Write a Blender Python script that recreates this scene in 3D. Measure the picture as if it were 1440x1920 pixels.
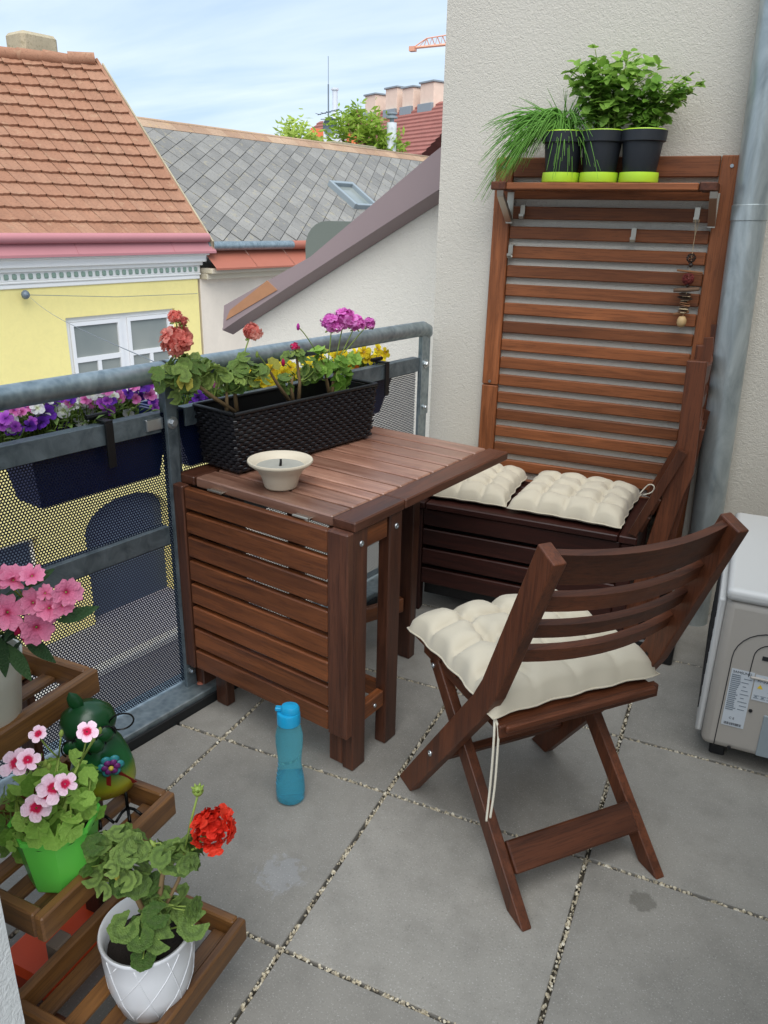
import bpy, math, random
from mathutils import Vector, Matrix
for _o in list(bpy.data.objects): bpy.data.objects.remove(_o)
S = bpy.context.scene
COL = S.collection
V = Vector
R = math.radians
rnd = random.Random(7)

# ------------------------------------------------------------------ camera
CAM = V((0.6431, -1.4895, 1.373)); YAW, PITCH, ROLL, FPX = -0.4215, -0.3579, 0.0225, 1464.76
_f = V((math.sin(YAW)*math.cos(PITCH), math.cos(YAW)*math.cos(PITCH), math.sin(PITCH)))
_r = V((math.cos(YAW), -math.sin(YAW), 0)); _u = _r.cross(_f)
CR = _r*math.cos(ROLL)+_u*math.sin(ROLL); CU = -_r*math.sin(ROLL)+_u*math.cos(ROLL); CF = _f
cam = bpy.data.cameras.new('camera'); camo = bpy.data.objects.new('camera', cam); COL.objects.link(camo)
camo.matrix_world = Matrix(((CR.x, CU.x, -CF.x, CAM.x), (CR.y, CU.y, -CF.y, CAM.y), (CR.z, CU.z, -CF.z, CAM.z), (0, 0, 0, 1)))
cam.sensor_fit = 'HORIZONTAL'; cam.sensor_width = 36; cam.lens = 36*FPX/1440
cam.clip_start = 0.05; cam.clip_end = 2000
S.camera = camo
# ------------------------------------------------------------------ sky and sun
SUN_EL, SUN_AZ = R(55), R(152)      # azimuth: clockwise from +Y
world = bpy.data.worlds.new('World'); S.world = world; world.use_nodes = True
wt = world.node_tree; wn = wt.nodes; bg = wn['Background']; bg.inputs[1].default_value = 0.11
sky = wn.new('ShaderNodeTexSky'); sky.sky_type = 'NISHITA'; sky.sun_disc = False
sky.sun_elevation = SUN_EL; sky.sun_rotation = SUN_AZ; sky.air_density = 1.0; sky.dust_density = 1.2; sky.ozone_density = 1.0
tc = wn.new('ShaderNodeTexCoord'); sep = wn.new('ShaderNodeSeparateXYZ'); wt.links.new(tc.outputs['Generated'], sep.inputs[0])
def wmath(op, a, b=None):
    n = wn.new('ShaderNodeMath'); n.operation = op
    for i, v in enumerate((a, b)):
        if v is None: continue
        if isinstance(v, (int, float)): n.inputs[i].default_value = v
        else: wt.links.new(v, n.inputs[i])
    return n.outputs[0]
zz = wmath('ADD', wmath('MAXIMUM', sep.outputs[2], 0.0), 0.16)
cx = wmath('DIVIDE', sep.outputs[0], zz); cy = wmath('DIVIDE', sep.outputs[1], zz)
cmb = wn.new('ShaderNodeCombineXYZ'); wt.links.new(cx, cmb.inputs[0]); wt.links.new(cy, cmb.inputs[1])
mp = wn.new('ShaderNodeMapping'); mp.inputs['Rotation'].default_value = (0, 0, R(24)); mp.inputs['Scale'].default_value = (0.55, 1.5, 1); wt.links.new(cmb.outputs[0], mp.inputs[0])
nz = wn.new('ShaderNodeTexNoise'); nz.inputs['Scale'].default_value = 1.15; nz.inputs['Detail'].default_value = 7; nz.inputs['Roughness'].default_value = 0.52; nz.inputs['Distortion'].default_value = 0.35
wt.links.new(mp.outputs[0], nz.inputs['Vector'])
cr = wn.new('ShaderNodeValToRGB'); cr.color_ramp.elements[0].position = 0.33; cr.color_ramp.elements[0].color = (0.12, 0.12, 0.12, 1); cr.color_ramp.elements[1].position = 0.68
wt.links.new(nz.outputs[0], cr.inputs[0])
mx = wn.new('ShaderNodeMix'); mx.data_type = 'RGBA'; wt.links.new(cr.outputs[0], mx.inputs[0])
tint = wn.new('ShaderNodeMix'); tint.data_type = 'RGBA'; tint.inputs[0].default_value = 0.60; wt.links.new(sky.outputs[0], tint.inputs[6]); tint.inputs[7].default_value = (4.0, 5.5, 8.0, 1)
wt.links.new(tint.outputs[2], mx.inputs[6]); mx.inputs[7].default_value = (6.6, 7.5, 8.1, 1)
wt.links.new(mx.outputs[2], bg.inputs[0])
sun = bpy.data.lights.new('sun', 'SUN'); sun.energy = 2.6; sun.angle = R(60); sun.color = (1, 0.98, 0.95)
suno = bpy.data.objects.new('sun', sun); COL.objects.link(suno)
sd = V((math.sin(SUN_AZ)*math.cos(SUN_EL), math.cos(SUN_AZ)*math.cos(SUN_EL), math.sin(SUN_EL)))
suno.rotation_euler = sd.to_track_quat('Z', 'Y').to_euler(); suno.location = (0, 0, 8)
S.view_settings.view_transform = 'Standard'; S.view_settings.look = 'None'; S.view_settings.gamma = 1; S.view_settings.use_curve_mapping = False
S.view_settings.exposure = 0.40
S.render.resolution_x, S.render.resolution_y = 768, 1024
S.render.engine = 'CYCLES'

# ------------------------------------------------------------------ helpers
def lin(h):
    c = [int(h[i:i+2], 16)/255 for i in (0, 2, 4)]
    return tuple(x/12.92 if x <= 0.04045 else ((x+0.055)/1.055)**2.4 for x in c)+(1,)
def PX(q, P0, n):                       # the point of a plane that the photograph shows at pixel q
    d = CR*((q[0]-720)/FPX)-CU*((q[1]-960)/FPX)+CF; n = V(n)
    return CAM+d*((V(P0)-CAM).dot(n)/d.dot(n))
class NT:
    def __init__(s, name, rough=0.6, base=(0.5, 0.5, 0.5, 1), metal=0.0, spec=0.5):
        s.m = bpy.data.materials.new(name); s.m.use_nodes = True; s.t = s.m.node_tree; s.b = s.t.nodes['Principled BSDF']
        s.b.inputs['Roughness'].default_value = rough; s.b.inputs['Base Color'].default_value = base; s.b.inputs['Metallic'].default_value = metal
        s.b.inputs['Specular IOR Level'].default_value = spec
    def n(s, typ, ins=None, **kw):
        k = s.t.nodes.new('ShaderNode'+typ)
        for a, b in kw.items(): setattr(k, a, b)
        for a, b in (ins or {}).items(): s.set(k.inputs[a], b)
        return k
    def set(s, sock, v):
        if isinstance(v, bpy.types.NodeSocket): s.t.links.new(v, sock)
        else: sock.default_value = v
    def math(s, op, *a):
        k = s.n('Math', operation=op)
        for i, v in enumerate(a): s.set(k.inputs[i], v)
        return k.outputs[0]
    def ramp(s, fac, stops):
        k = s.n('ValToRGB'); e = k.color_ramp.elements
        while len(e) < len(stops): e.new(0.5)
        for x, (p, c) in zip(e, stops): x.position = p; x.color = c if len(c) == 4 else tuple(c)+(1,)
        s.set(k.inputs[0], fac); return k.outputs[0]
    def noise(s, vec, scale, detail=4, rough=0.5, dist=0.0):
        k = s.n('TexNoise', {'Scale': scale, 'Detail': detail, 'Roughness': rough, 'Distortion': dist}); s.set(k.inputs['Vector'], vec); return k.outputs[0]
    def mix(s, f, a, b, blend='MIX'):
        k = s.n('Mix', data_type='RGBA', blend_type=blend); s.set(k.inputs[0], f); s.set(k.inputs[6], a); s.set(k.inputs[7], b); return k.outputs[2]
    def coord(s, which='Object'):
        return s.n('TexCoord').outputs[which]
    def pos(s): return s.n('NewGeometry').outputs['Position']
    def rand(s): return s.n('ObjectInfo').outputs['Random']
    def mapv(s, vec, scale=(1, 1, 1), loc=(0, 0, 0)):
        k = s.n('Mapping'); s.set(k.inputs[0], vec); s.set(k.inputs['Location'], loc); s.set(k.inputs['Scale'], scale); return k.outputs[0]
    def bump(s, h, strength=0.4, dist=0.002):
        k = s.n('Bump', {'Strength': strength, 'Distance': dist, 'Height': h}); s.t.links.new(k.outputs[0], s.b.inputs['Normal'])
    def base(s, c): s.set(s.b.inputs['Base Color'], c)
    def val(s, col, f):
        k = s.n('HueSaturation', {'Value': f, 'Color': col}); return k.outputs[0]
M = {}
def wood(name, dark, light, rough=0.5, sheen=0.4, ax=0):
    k = NT(name, rough, spec=sheen)
    off = k.n('CombineXYZ', {0: k.math('MULTIPLY', k.rand(), 31.0), 1: k.math('MULTIPLY', k.rand(), 17.0), 2: k.math('MULTIPLY', k.rand(), 9.0)}).outputs[0]
    v = k.n('VectorMath', {0: k.coord(), 1: off}, operation='ADD').outputs[0]
    g = k.noise(k.mapv(v, (1.6, 22, 22) if ax == 0 else (22, 22, 1.6)), 1.5, 6, 0.6, 0.8)
    f = k.noise(k.mapv(v, (7, 170, 170) if ax == 0 else (170, 170, 7)), 1.5, 3, 0.6)
    b = k.noise(v, 3.0, 3)
    c = k.ramp(g, [(0.28, dark), (0.72, light)])
    c = k.mix(k.math('MULTIPLY', k.math('GREATER_THAN', f, 0.56), 0.35), c, tuple(x*0.45 for x in dark[:3])+(1,))
    c = k.val(c, k.math('ADD', k.math('MULTIPLY', k.rand(), 0.55), k.math('ADD', 0.48, k.math('MULTIPLY', b, 0.5))))
    k.base(c); k.bump(k.math('ADD', g, f), 0.25, 0.0012)
    k.set(k.b.inputs['Roughness'], k.math('ADD', rough-0.12, k.math('MULTIPLY', g, 0.25)))
    M[name] = k.m
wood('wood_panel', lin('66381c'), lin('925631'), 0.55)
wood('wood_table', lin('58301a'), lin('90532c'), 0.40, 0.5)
wood('wood_table_top_sheen', lin('7a5140'), lin('a97f6a'), 0.33, 0.8)  # table wood made lighter: sky sheen on the top slats painted into the base
M['wood_table_top_sheen'].node_tree.nodes['Principled BSDF'].inputs['Coat Weight'].default_value = 0.35; M['wood_table_top_sheen'].node_tree.nodes['Principled BSDF'].inputs['Coat Roughness'].default_value = 0.3
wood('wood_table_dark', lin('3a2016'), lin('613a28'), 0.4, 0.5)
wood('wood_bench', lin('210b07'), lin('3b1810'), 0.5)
wood('wood_chair', lin('412112'), lin('6c3b22'), 0.48); wood('wood_chair_post', lin('412112'), lin('6c3b22'), 0.48, 0.4, 2)
wood('wood_stand', lin('56351a'), lin('8c602f'), 0.5, 0.6)
wood('wood_stand_dark', lin('3c2115'), lin('5e3824'), 0.55)
def plain(name, col, rough=0.5, metal=0.0, var=0.0, nscale=8.0, spec=0.5, bump=0.0, bscale=60):
    k = NT(name, rough, lin(col) if isinstance(col, str) else col, metal, spec)
    if var:
        n = k.noise(k.coord(), nscale, 5, 0.6)
        k.base(k.val(lin(col) if isinstance(col, str) else col, k.math('ADD', 1-var/2, k.math('MULTIPLY', n, var))))
    if bump: k.bump(k.noise(k.coord(), bscale, 3), bump, 0.003)
    M[name] = k.m; return k
def stucco(name, col, scale=75, strength=0.75, dirt=0.12):
    k = NT(name, 0.9, spec=0.2); p = k.pos()
    a = k.noise(p, scale, 3, 0.55, 1.2); b = k.noise(k.mapv(p, (1, 1, 0.6)), 1.3, 4); fine = k.noise(p, 420, 2)
    c = k.val(lin(col), k.math('ADD', 1-dirt, k.math('MULTIPLY', b, dirt*1.7)))
    c = k.mix(k.math('MULTIPLY', k.math('SUBTRACT', 0.62, a), 0.5), c, tuple(x*0.72 for x in lin(col)[:3])+(1,))
    k.base(c); k.bump(k.math('ADD', a, k.math('MULTIPLY', fine, 0.25)), strength, 0.006); M[name] = k.m
stucco('stucco', 'cbc5b9', 115, 0.6); stucco('stucco_gable', 'efe8da', 80, 0.7, 0.16); stucco('stucco_white', 'd8dad8', 110, 0.5)
stucco('plaster_beige', 'f0e2d0', 6, 0.2, 0.35); stucco('plaster_yellow', 'fdec9e', 10, 0.12, 0.10); stucco('plaster_pink', 'd8bba8', 5, 0.2)
# concrete paving with speckle, a pale chalky smudge and a damp blot
k = NT('paving', 0.85, spec=0.3); p = k.pos()
n1 = k.noise(p, 2.2, 5, 0.6); n2 = k.noise(p, 260, 2, 0.7); n3 = k.noise(p, 900, 1)
c = k.ramp(n1, [(0.25, lin('86837c')), (0.75, lin('9d9991'))])
c = k.val(c, k.math('ADD', 0.86, k.math('MULTIPLY', k.rand(), 0.22)))
c = k.mix(k.math('MULTIPLY', k.math('GREATER_THAN', n2, 0.64), 0.55), c, lin('b9b7b2')); c = k.mix(k.math('MULTIPLY', k.ramp(k.noise(p, 11, 6, 0.7), [(0.45, (0, 0, 0)), (0.75, (1, 1, 1))]), 0.3), c, lin('57544f'))
c = k.mix(k.math('MULTIPLY', k.math('LESS_THAN', n2, 0.36), 0.35), c, lin('5c5955'))
def blot(cx, cy, rad, nscale, thr):
    d = k.n('VectorMath', {0: p, 1: (cx, cy, 0)}, operation='DISTANCE').outputs['Value']
    return k.math('MULTIPLY', k.n('MapRange', {0: k.math('ADD', k.math('DIVIDE', d, rad), k.math('MULTIPLY', k.math('SUBTRACT', k.noise(p, nscale, 4, 0.65), 0.5), thr)), 1: 0.75, 2: 1.0, 3: 1.0, 4: 0.0}).outputs[0], 1.0)
c = k.mix(k.math('MULTIPLY', blot(-0.1, -0.345, 0.055, 45, 2.2), 0.20), c, lin('b4bac4'))
c = k.mix(k.math('MULTIPLY', blot(0.642, -0.07, 0.03, 70, 1.5), 0.45), c, lin('4c493f'))
k.base(c); k.bump(k.math('ADD', n2, k.math('MULTIPLY', n3, 0.5)), 0.25, 0.001); M['paving'] = k.m
k = NT('gravel', 0.8); k.base(k.ramp(k.n('TexWhiteNoise', {0: k.mapv(k.pos(), (70, 70, 70))}).outputs[0] if False else k.noise(k.pos(), 95, 1), [(0.3, lin('8f8676')), (0.5, lin('c3b79c')), (0.7, lin('dcd6c6'))])); M['gravel'] = k.m
plain('joint_sand', '504a3e', 0.95, var=0.5, nscale=80)
# galvanised steel
k = NT('galvanised', 0.38, metal=0.75); p = k.coord(); a = k.noise(k.mapv(p, (1, 1, 0.5)), 16, 5, 0.65, 0.6); b = k.n('TexVoronoi', {'Scale': 55.0, 'Vector': p}).outputs['Distance']
k.base(k.ramp(k.math('ADD', k.math('MULTIPLY', a, 0.8), k.math('MULTIPLY', b, 0.25)), [(0.3, lin('75848a')), (0.75, lin('adb9bd'))])); k.set(k.b.inputs['Roughness'], k.math('ADD', 0.28, k.math('MULTIPLY', a, 0.3))); M['galvanised'] = k.m
k = NT('zinc_pipe', 0.34, metal=0.55); p = k.coord(); a = k.noise(k.mapv(p, (1, 1, 0.35)), 14, 5, 0.65, 0.6)
k.base(k.ramp(a, [(0.3, lin('899294')), (0.75, lin('c3cac9'))])); k.set(k.b.inputs['Roughness'], k.math('ADD', 0.22, k.math('MULTIPLY', a, 0.3))); M['zinc_pipe'] = k.m
k = NT('galvanised_dull', 0.5, metal=0.55); p = k.coord(); a = k.noise(p, 20, 5, 0.65, 0.6)
k.base(k.ramp(a, [(0.3, lin('525d63')), (0.75, lin('818d92'))])); M['galvanised_dull'] = k.m
plain('steel_bolt', 'b4b8ba', 0.3, 0.9); plain('nickel', 'b9b3a6', 0.32, 0.9); plain('blue_sheet', '0a1632', 0.4, 0.1)
plain('black_rubber', '16181a', 0.6); plain('blue_plastic', '14235a', 0.4); plain('black_plastic', '0d0d0f', 0.45)
plain('wicker', '141216', 0.38, var=0.5, nscale=40); plain('soil', '1e1610', 0.95, var=0.7, nscale=60, bump=1.0, bscale=120)
plain('cream_ceramic', 'cfc3ad', 0.55, var=0.12, nscale=12); plain('ash', '9c9a90', 0.9, var=0.4, nscale=30); plain('wick', '151210', 0.9)
plain('anthracite', '22262c', 0.5, var=0.1); plain('lime', 'b9e03a', 0.4); plain('lime_green', '60c048', 0.35, var=0.1); plain('white_glaze', 'd5d6d8', 0.25, var=0.06)
plain('cream_pot', 'd8d4c6', 0.35); plain('orange_plastic', 'e04a18', 0.4); plain('strap', '77685a', 0.8)
plain('ac_beige', 'a8a29a', 0.42); plain('ac_white', 'c2c2c0', 0.4); plain('ac_dark', '1b1b1d', 0.6); plain('sticker', 'c3c9cf', 0.4); plain('print', '2b2f36', 0.6); plain('print_grey', '7a838c', 0.6); plain('warning_yellow', 'e5c21e', 0.5)
plain('twine', 'c2ab88', 0.8); plain('stem_brown', '7b6443', 0.8, var=0.5, nscale=50); plain('stem_green', '7f9440', 0.6, var=0.2, nscale=20)
k = plain('cushion', 'c3baa6', 0.85, spec=0.2); w = k.noise(k.coord(), 900, 2); k.bump(w, 0.15, 0.0006); k.set(k.b.inputs['Sheen Weight'], 0.15)
plain('cord_cream', 'd9d2bf', 0.8)
plain('pink_sheet', 'bb7d80', 0.55, var=0.12, nscale=3); plain('brown_sheet', '988584', 0.5, var=0.15, nscale=2.5); plain('rust_sheet', 'a9644f', 0.55, var=0.2, nscale=3); plain('bare_orange', 'ae7c58', 0.7, var=0.4, nscale=14)
plain('white_trim', 'f6f4ef', 0.6, var=0.06, nscale=2); plain('dentil_green', '8fa596', 0.7); plain('cream_trim', 'cfc4ae', 0.7, var=0.1, nscale=2); plain('window_white', 'ecebea', 0.4)
k = NT('pane', 0.08, lin('8b9290'), spec=0.7); k.base(k.ramp(k.noise(k.coord(), 0.9, 3), [(0.3, lin('78817f')), (0.7, lin('9c9f98'))])); M['pane'] = k.m
plain('pane_dark', '596372', 0.2, var=0.3, nscale=2); plain('grey_green_sheet', '6f766c', 0.5, var=0.12, nscale=3); plain('flue_white', 'dfe2e6', 0.35)
def tilemat(name, a, b, lich, rough=0.85):
    k = NT(name, rough, spec=0.25); n = k.noise(k.pos(), 2.5, 5, 0.65); l = k.noise(k.pos(), 7, 5, 0.7)
    c = k.ramp(k.rand(), [(0.0, lin(a)), (1.0, lin(b))]); c = k.val(c, k.math('ADD', 0.7, k.math('MULTIPLY', n, 0.6)))
    c = k.mix(k.math('MULTIPLY', k.math('GREATER_THAN', l, 0.6), 0.45), c, lin(lich)); c = k.mix(k.math('MULTIPLY', k.math('LESS_THAN', k.noise(k.pos(), 30, 4, 0.7), 0.42), 0.35), c, tuple(x*0.5 for x in lin(a)[:3])+(1,))
    k.base(c); k.bump(k.noise(k.pos(), 25, 4), 0.3, 0.01); M[name] = k.m
tilemat('clay_tile', '9c7058', 'a57c64', 'b29074'); tilemat('slate', '7b7975', '908d87', 'a59b80'); tilemat('ridge_tile', 'a2836c', 'b79c82', 'c4a56c'); tilemat('brown_roof', '97605a', '9e6a5e', 'a3766a')
tilemat('chimney_plaster', 'ae9f83', 'b8ab90', '8b8164'); plain('brick_pale', 'ead0bc', 0.9, var=0.3, nscale=5); plain('lead_grey', '8d979c', 0.5); plain('orange_roof', 'c9683d', 0.8, var=0.25, nscale=8)
plain('roof_under', '4a2f25', 0.9); plain('slate_under', '4b4d4e', 0.9)
plain('asphalt', '6d6c70', 0.9, var=0.25, nscale=1.5); plain('pavement', '8f8d92', 0.9, var=0.2, nscale=1.2); plain('kerb', 'b3b1ad', 0.85); plain('facade_far', 'b9b2a6', 0.9, var=0.15, nscale=0.6)
plain('crane_orange', 'e0a083', 0.6); plain('aerial', '75808a', 0.5, 0.3); plain('slab_concrete', '8b8986', 0.9)
def leafmat(name, dark, light, zone=None, trans=0.25, hue=0.0):
    k = NT(name, 0.5, spec=0.35); o = k.coord()
    r = k.n('VectorMath', {0: o}, operation='LENGTH').outputs['Value']
    c = k.ramp(k.math('ADD', k.math('MULTIPLY', k.rand(), 0.7), k.math('MULTIPLY', k.noise(o, 3, 2), 0.4)), [(0.15, lin(dark)), (0.9, lin(light))])
    if zone: c = k.mix(k.ramp(r, [(0.38, (0, 0, 0)), (0.52, (0.6, 0.6, 0.6)), (0.66, (0.5, 0.5, 0.5)), (0.76, (0, 0, 0))]), c, lin(zone))
    k.base(c); k.bump(k.noise(o, 9, 3), 0.4, 0.05)
    tr = k.n('BsdfTranslucent'); k.set(tr.inputs[0], c); ms = k.n('MixShader', {0: trans}); out = k.t.nodes['Material Output']
    k.t.links.new(k.b.outputs[0], ms.inputs[1]); k.t.links.new(tr.outputs[0], ms.inputs[2]); k.t.links.new(ms.outputs[0], out.inputs[0]); M[name] = k.m
leafmat('leaf_geranium', '4a6a2c', '9ab05a', '5f7138'); leafmat('leaf_red_geranium', '38581f', '86a052', '4a5f30'); leafmat('leaf_dark', '1d3a1d', '3d5c33'); leafmat('leaf_fresh', '5f8c2a', 'aad062', trans=0.4)
leafmat('leaf_yellow', '9b9a3c', 'b9a949'); leafmat('leaf_petunia', '6f9040', 'b0c678'); leafmat('leaf_tree', '93b040', 'c6d86c', trans=0.4); leafmat('blade_chive', '5c9a38', 'a0cc62'); leafmat('leaf_viola', '3f6a2c', '6f9646')
def petal(name, inner, outer, edge=None, r0=0.12, r1=0.55, trans=0.2):
    k = NT(name, 0.55, spec=0.25); o = k.coord(); r = k.n('VectorMath', {0: o}, operation='LENGTH').outputs['Value']
    c = k.ramp(k.math('ADD', r, k.math('MULTIPLY', k.math('SUBTRACT', k.noise(o, 5, 3), 0.5), 0.25)), [(r0, lin(inner)), (r1, lin(outer)), (1.0, lin(edge or outer))])
    c = k.val(c, k.math('ADD', 0.72, k.math('ADD', k.math('MULTIPLY', k.rand(), 0.30), k.math('MULTIPLY', k.noise(o, 2.6, 3), 0.3)))); k.base(c); k.bump(k.noise(o, 7, 4), 0.35, 0.06)
    tr = k.n('BsdfTranslucent'); k.set(tr.inputs[0], c); ms = k.n('MixShader', {0: trans}); out = k.t.nodes['Material Output']
    k.t.links.new(k.b.outputs[0], ms.inputs[1]); k.t.links.new(tr.outputs[0], ms.inputs[2]); k.t.links.new(ms.outputs[0], out.inputs[0]); M[name] = k.m
petal('petal_salmon', 'e25a56', 'f08c7e', 'f2a898', 0.2, 0.8, 0.35); petal('petal_magenta', 'c83aa8', 'e26cc8', 'ea96d8', 0.2, 0.8, 0.35); petal('petal_crimson', 'b8164e', 'd42f66'); petal('petal_red', 'c8180c', 'e0301c', 'e8402a', 0.3, 0.9)
petal('petal_purple', '2c0c52', '5a1e96', '7434b4'); petal('petal_violet', '7a2a9a', 'b04ac8', 'c26ad2'); petal('petal_white', 'c9d29c', 'ecebe8', 'f2f1f0'); petal('petal_pink', 'a83a7a', 'd86aae', 'e08ac0')
petal('petal_yellow', 'c08a10', 'f0d020', 'f5dc30'); petal('petal_orange', 'a83a10', 'e07020'); petal('petal_impatiens', 'b01c4c', 'dc7095', 'e890ae', 0.08, 0.3); petal('petal_pale', 'c41848', 'f0c4d8', 'f6dae6', 0.33, 0.5)

class MB:
    def __init__(s): s.v = []; s.f = []; s.mi = []; s.cur = 0
    def add(s, vs, fs):
        o = len(s.v); s.v.extend(tuple(x) for x in vs)
        for f in fs: s.f.append(tuple(i+o for i in f)); s.mi.append(s.cur)
    def box(s, lo, hi, mtx=None):
        x0, y0, z0 = lo; x1, y1, z1 = hi
        vs = [V(p) for p in ((x0, y0, z0), (x1, y0, z0), (x1, y1, z0), (x0, y1, z0), (x0, y0, z1), (x1, y0, z1), (x1, y1, z1), (x0, y1, z1))]
        if mtx: vs = [mtx @ p for p in vs]
        s.add(vs, [(0, 3, 2, 1), (4, 5, 6, 7), (0, 1, 5, 4), (1, 2, 6, 5), (2, 3, 7, 6), (3, 0, 4, 7)])
    def cbox(s, lo, hi, c, mtx=None):       # box with chamfered edges
        L = [V(lo), V(hi)]; vs = []; idx = {}
        for i in (0, 1):
            for j in (0, 1):
                for k in (0, 1):
                    p = V((L[i].x, L[j].y, L[k].z)); sg = (1-2*i, 1-2*j, 1-2*k)
                    for a in range(3):
                        q = p.copy()
                        for b in range(3):
                            if b != a: q[b] += sg[b]*c
                        idx[(i, j, k, a)] = len(vs); vs.append(mtx @ q if mtx else q)
        fs = []
        for a in range(3):
            b, d = (a+1) % 3, (a+2) % 3
            for sd_ in (0, 1):
                q = []
                for (x, y) in ((0, 0), (1, 0), (1, 1), (0, 1)):
                    t = [0, 0, 0]; t[a] = sd_; t[b] = x; t[d] = y; q.append(idx[(*t, a)])
                fs.append(tuple(q) if sd_ else tuple(reversed(q)))
            for (x, y) in ((0, 0), (0, 1), (1, 0), (1, 1)):
                t0 = [0, 0, 0]; t0[b] = x; t0[d] = y; t1 = list(t0); t1[a] = 1
                q = (idx[(*t0, b)], idx[(*t1, b)], idx[(*t1, d)], idx[(*t0, d)])
                fs.append(q if (x == y) else tuple(reversed(q)))
        for i in (0, 1):
            for j in (0, 1):
                for k in (0, 1):
                    q = (idx[(i, j, k, 0)], idx[(i, j, k, 1)], idx[(i, j, k, 2)])
                    fs.append(q if (i+j+k) % 2 else tuple(reversed(q)))
        s.add(vs, fs)
    def prism(s, poly, z0, z1, mtx=None):   # polygon in XY extruded in Z
        n = len(poly); vs = [V((p[0], p[1], z0)) for p in poly]+[V((p[0], p[1], z1)) for p in poly]
        if mtx: vs = [mtx @ p for p in vs]
        s.add(vs, [tuple(range(n-1, -1, -1)), tuple(range(n, 2*n))]+[(i, (i+1) % n, n+(i+1) % n, n+i) for i in range(n)])
    def tube(s, pts, rad, n=8, caps=True, flat=1.0):
        pts = [V(p) for p in pts]; rs = rad if isinstance(rad, (list, tuple)) else [rad]*len(pts); vs = []; fs = []; up = None
        for i, p in enumerate(pts):
            d = (pts[min(i+1, len(pts)-1)]-pts[max(i-1, 0)]).normalized()
            if up is None: up = V((0, 0, 1)) if abs(d.z) < 0.9 else V((1, 0, 0))
            a = d.cross(up).normalized(); b = a.cross(d).normalized(); up = b
            for k in range(n):
                t = 2*math.pi*k/n; vs.append(p+a*math.cos(t)*rs[i]+b*math.sin(t)*rs[i]*flat)
        for i in range(len(pts)-1):
            for k in range(n): fs.append((i*n+k, i*n+(k+1) % n, (i+1)*n+(k+1) % n, (i+1)*n+k))
        if caps: fs.append(tuple(range(n-1, -1, -1))); fs.append(tuple(range((len(pts)-1)*n, len(pts)*n)))
        s.add(vs, fs)
    def lathe(s, prof, n=24, mtx=None, lobes=None):
        vs = []; fs = []; m = len(prof)
        for k in range(n):
            t = 2*math.pi*k/n
            for (r, z) in prof:
                rr = r*(lobes(t, z) if lobes else 1); p = V((rr*math.cos(t), rr*math.sin(t), z)); vs.append(mtx @ p if mtx else p)
        for k in range(n):
            for i in range(m-1):
                a, b = k*m+i, ((k+1) % n)*m+i; fs.append((a, b, b+1, a+1))
        s.add(vs, fs)
    def grid(s, nx, ny, fn):
        vs = [fn(i/nx, j/ny) for i in range(nx+1) for j in range(ny+1)]; w = ny+1
        s.add(vs, [(i*w+j, (i+1)*w+j, (i+1)*w+j+1, i*w+j+1) for i in range(nx) for j in range(ny)])
    def mesh(s, name, mats, smooth=False, angle=None):
        me = bpy.data.meshes.new(name); me.from_pydata(s.v, [], s.f); me.update()
        for m in (mats if isinstance(mats, (list, tuple)) else [mats]): me.materials.append(M[m])
        if max(s.mi or [0]): me.polygons.foreach_set('material_index', s.mi)
        if smooth: me.polygons.foreach_set('use_smooth', [True]*len(me.polygons))
        if smooth and angle: me.set_sharp_from_angle(angle=R(angle))
        return me
    def build(s, name, mats, parent=None, smooth=False, angle=None, **kw):
        return put(name, s.mesh(name, mats, smooth, angle), parent, **kw)
def put(name, me, parent=None, mtx=None, loc=None, rot=None, scale=None, label=None, kind=None):
    o = bpy.data.objects.new(name, me); COL.objects.link(o)
    if parent: o.parent = parent
    if mtx is not None: o.matrix_basis = mtx
    if loc is not None: o.location = loc
    if rot is not None: o.rotation_euler = rot
    if scale is not None: o.scale = (scale,)*3 if isinstance(scale, (int, float)) else scale
    if label: o['label'] = label
    if kind: o['kind'] = kind
    return o
def thing(name, label, cat, loc=(0, 0, 0), rz=0.0, group=None):
    o = bpy.data.objects.new(name, None); COL.objects.link(o); o.location = loc; o.rotation_euler = (0, 0, rz); o.empty_display_size = 0.05
    return tag(o, label, cat, group)
def tag(o, label, cat, group=None):
    o['label'] = label; o['category'] = cat
    if group: o['group'] = group
    return o
def struct(o): o['kind'] = 'structure'; return o
_bc = {}
def frame(p0, p1, up):
    p0, p1 = V(p0), V(p1); x = (p1-p0).normalized(); z = V(up); z = (z-x*z.dot(x)).normalized(); y = z.cross(x); m = (p0+p1)/2
    return Matrix(((x.x, y.x, z.x, m.x), (x.y, y.y, z.y, m.y), (x.z, y.z, z.z, m.z), (0, 0, 0, 1)))
def board(parent, name, p0, p1, w, t, up, mt, ch=0.0032, label=None):
    L = (V(p1)-V(p0)).length; key = (round(L, 4), round(w, 4), round(t, 4), mt, ch)
    if key not in _bc:
        b = MB(); b.cbox((-L/2, -w/2, -t/2), (L/2, w/2, t/2), ch); _bc[key] = b.mesh(name, mt)
    return put(name, _bc[key], parent, mtx=frame(p0, p1, up), label=label)
def bez(p0, p1, p2, n=6):
    p0, p1, p2 = V(p0), V(p1), V(p2); return [(1-t)**2*p0+2*t*(1-t)*p1+t*t*p2 for t in [i/n for i in range(n+1)]]
def screw(parent, p, d, r=0.006, mt='steel_bolt', name='screw'):
    b = MB(); b.lathe([(0, 0.0022), (r*0.35, 0.0018), (r*0.4, 0.003), (r*0.85, 0.003), (r, 0.0015), (r, 0)], 12, V(d).to_track_quat('Z', 'Y').to_matrix().to_4x4()); return b.build(name, mt, parent, True, 40, loc=p)

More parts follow.
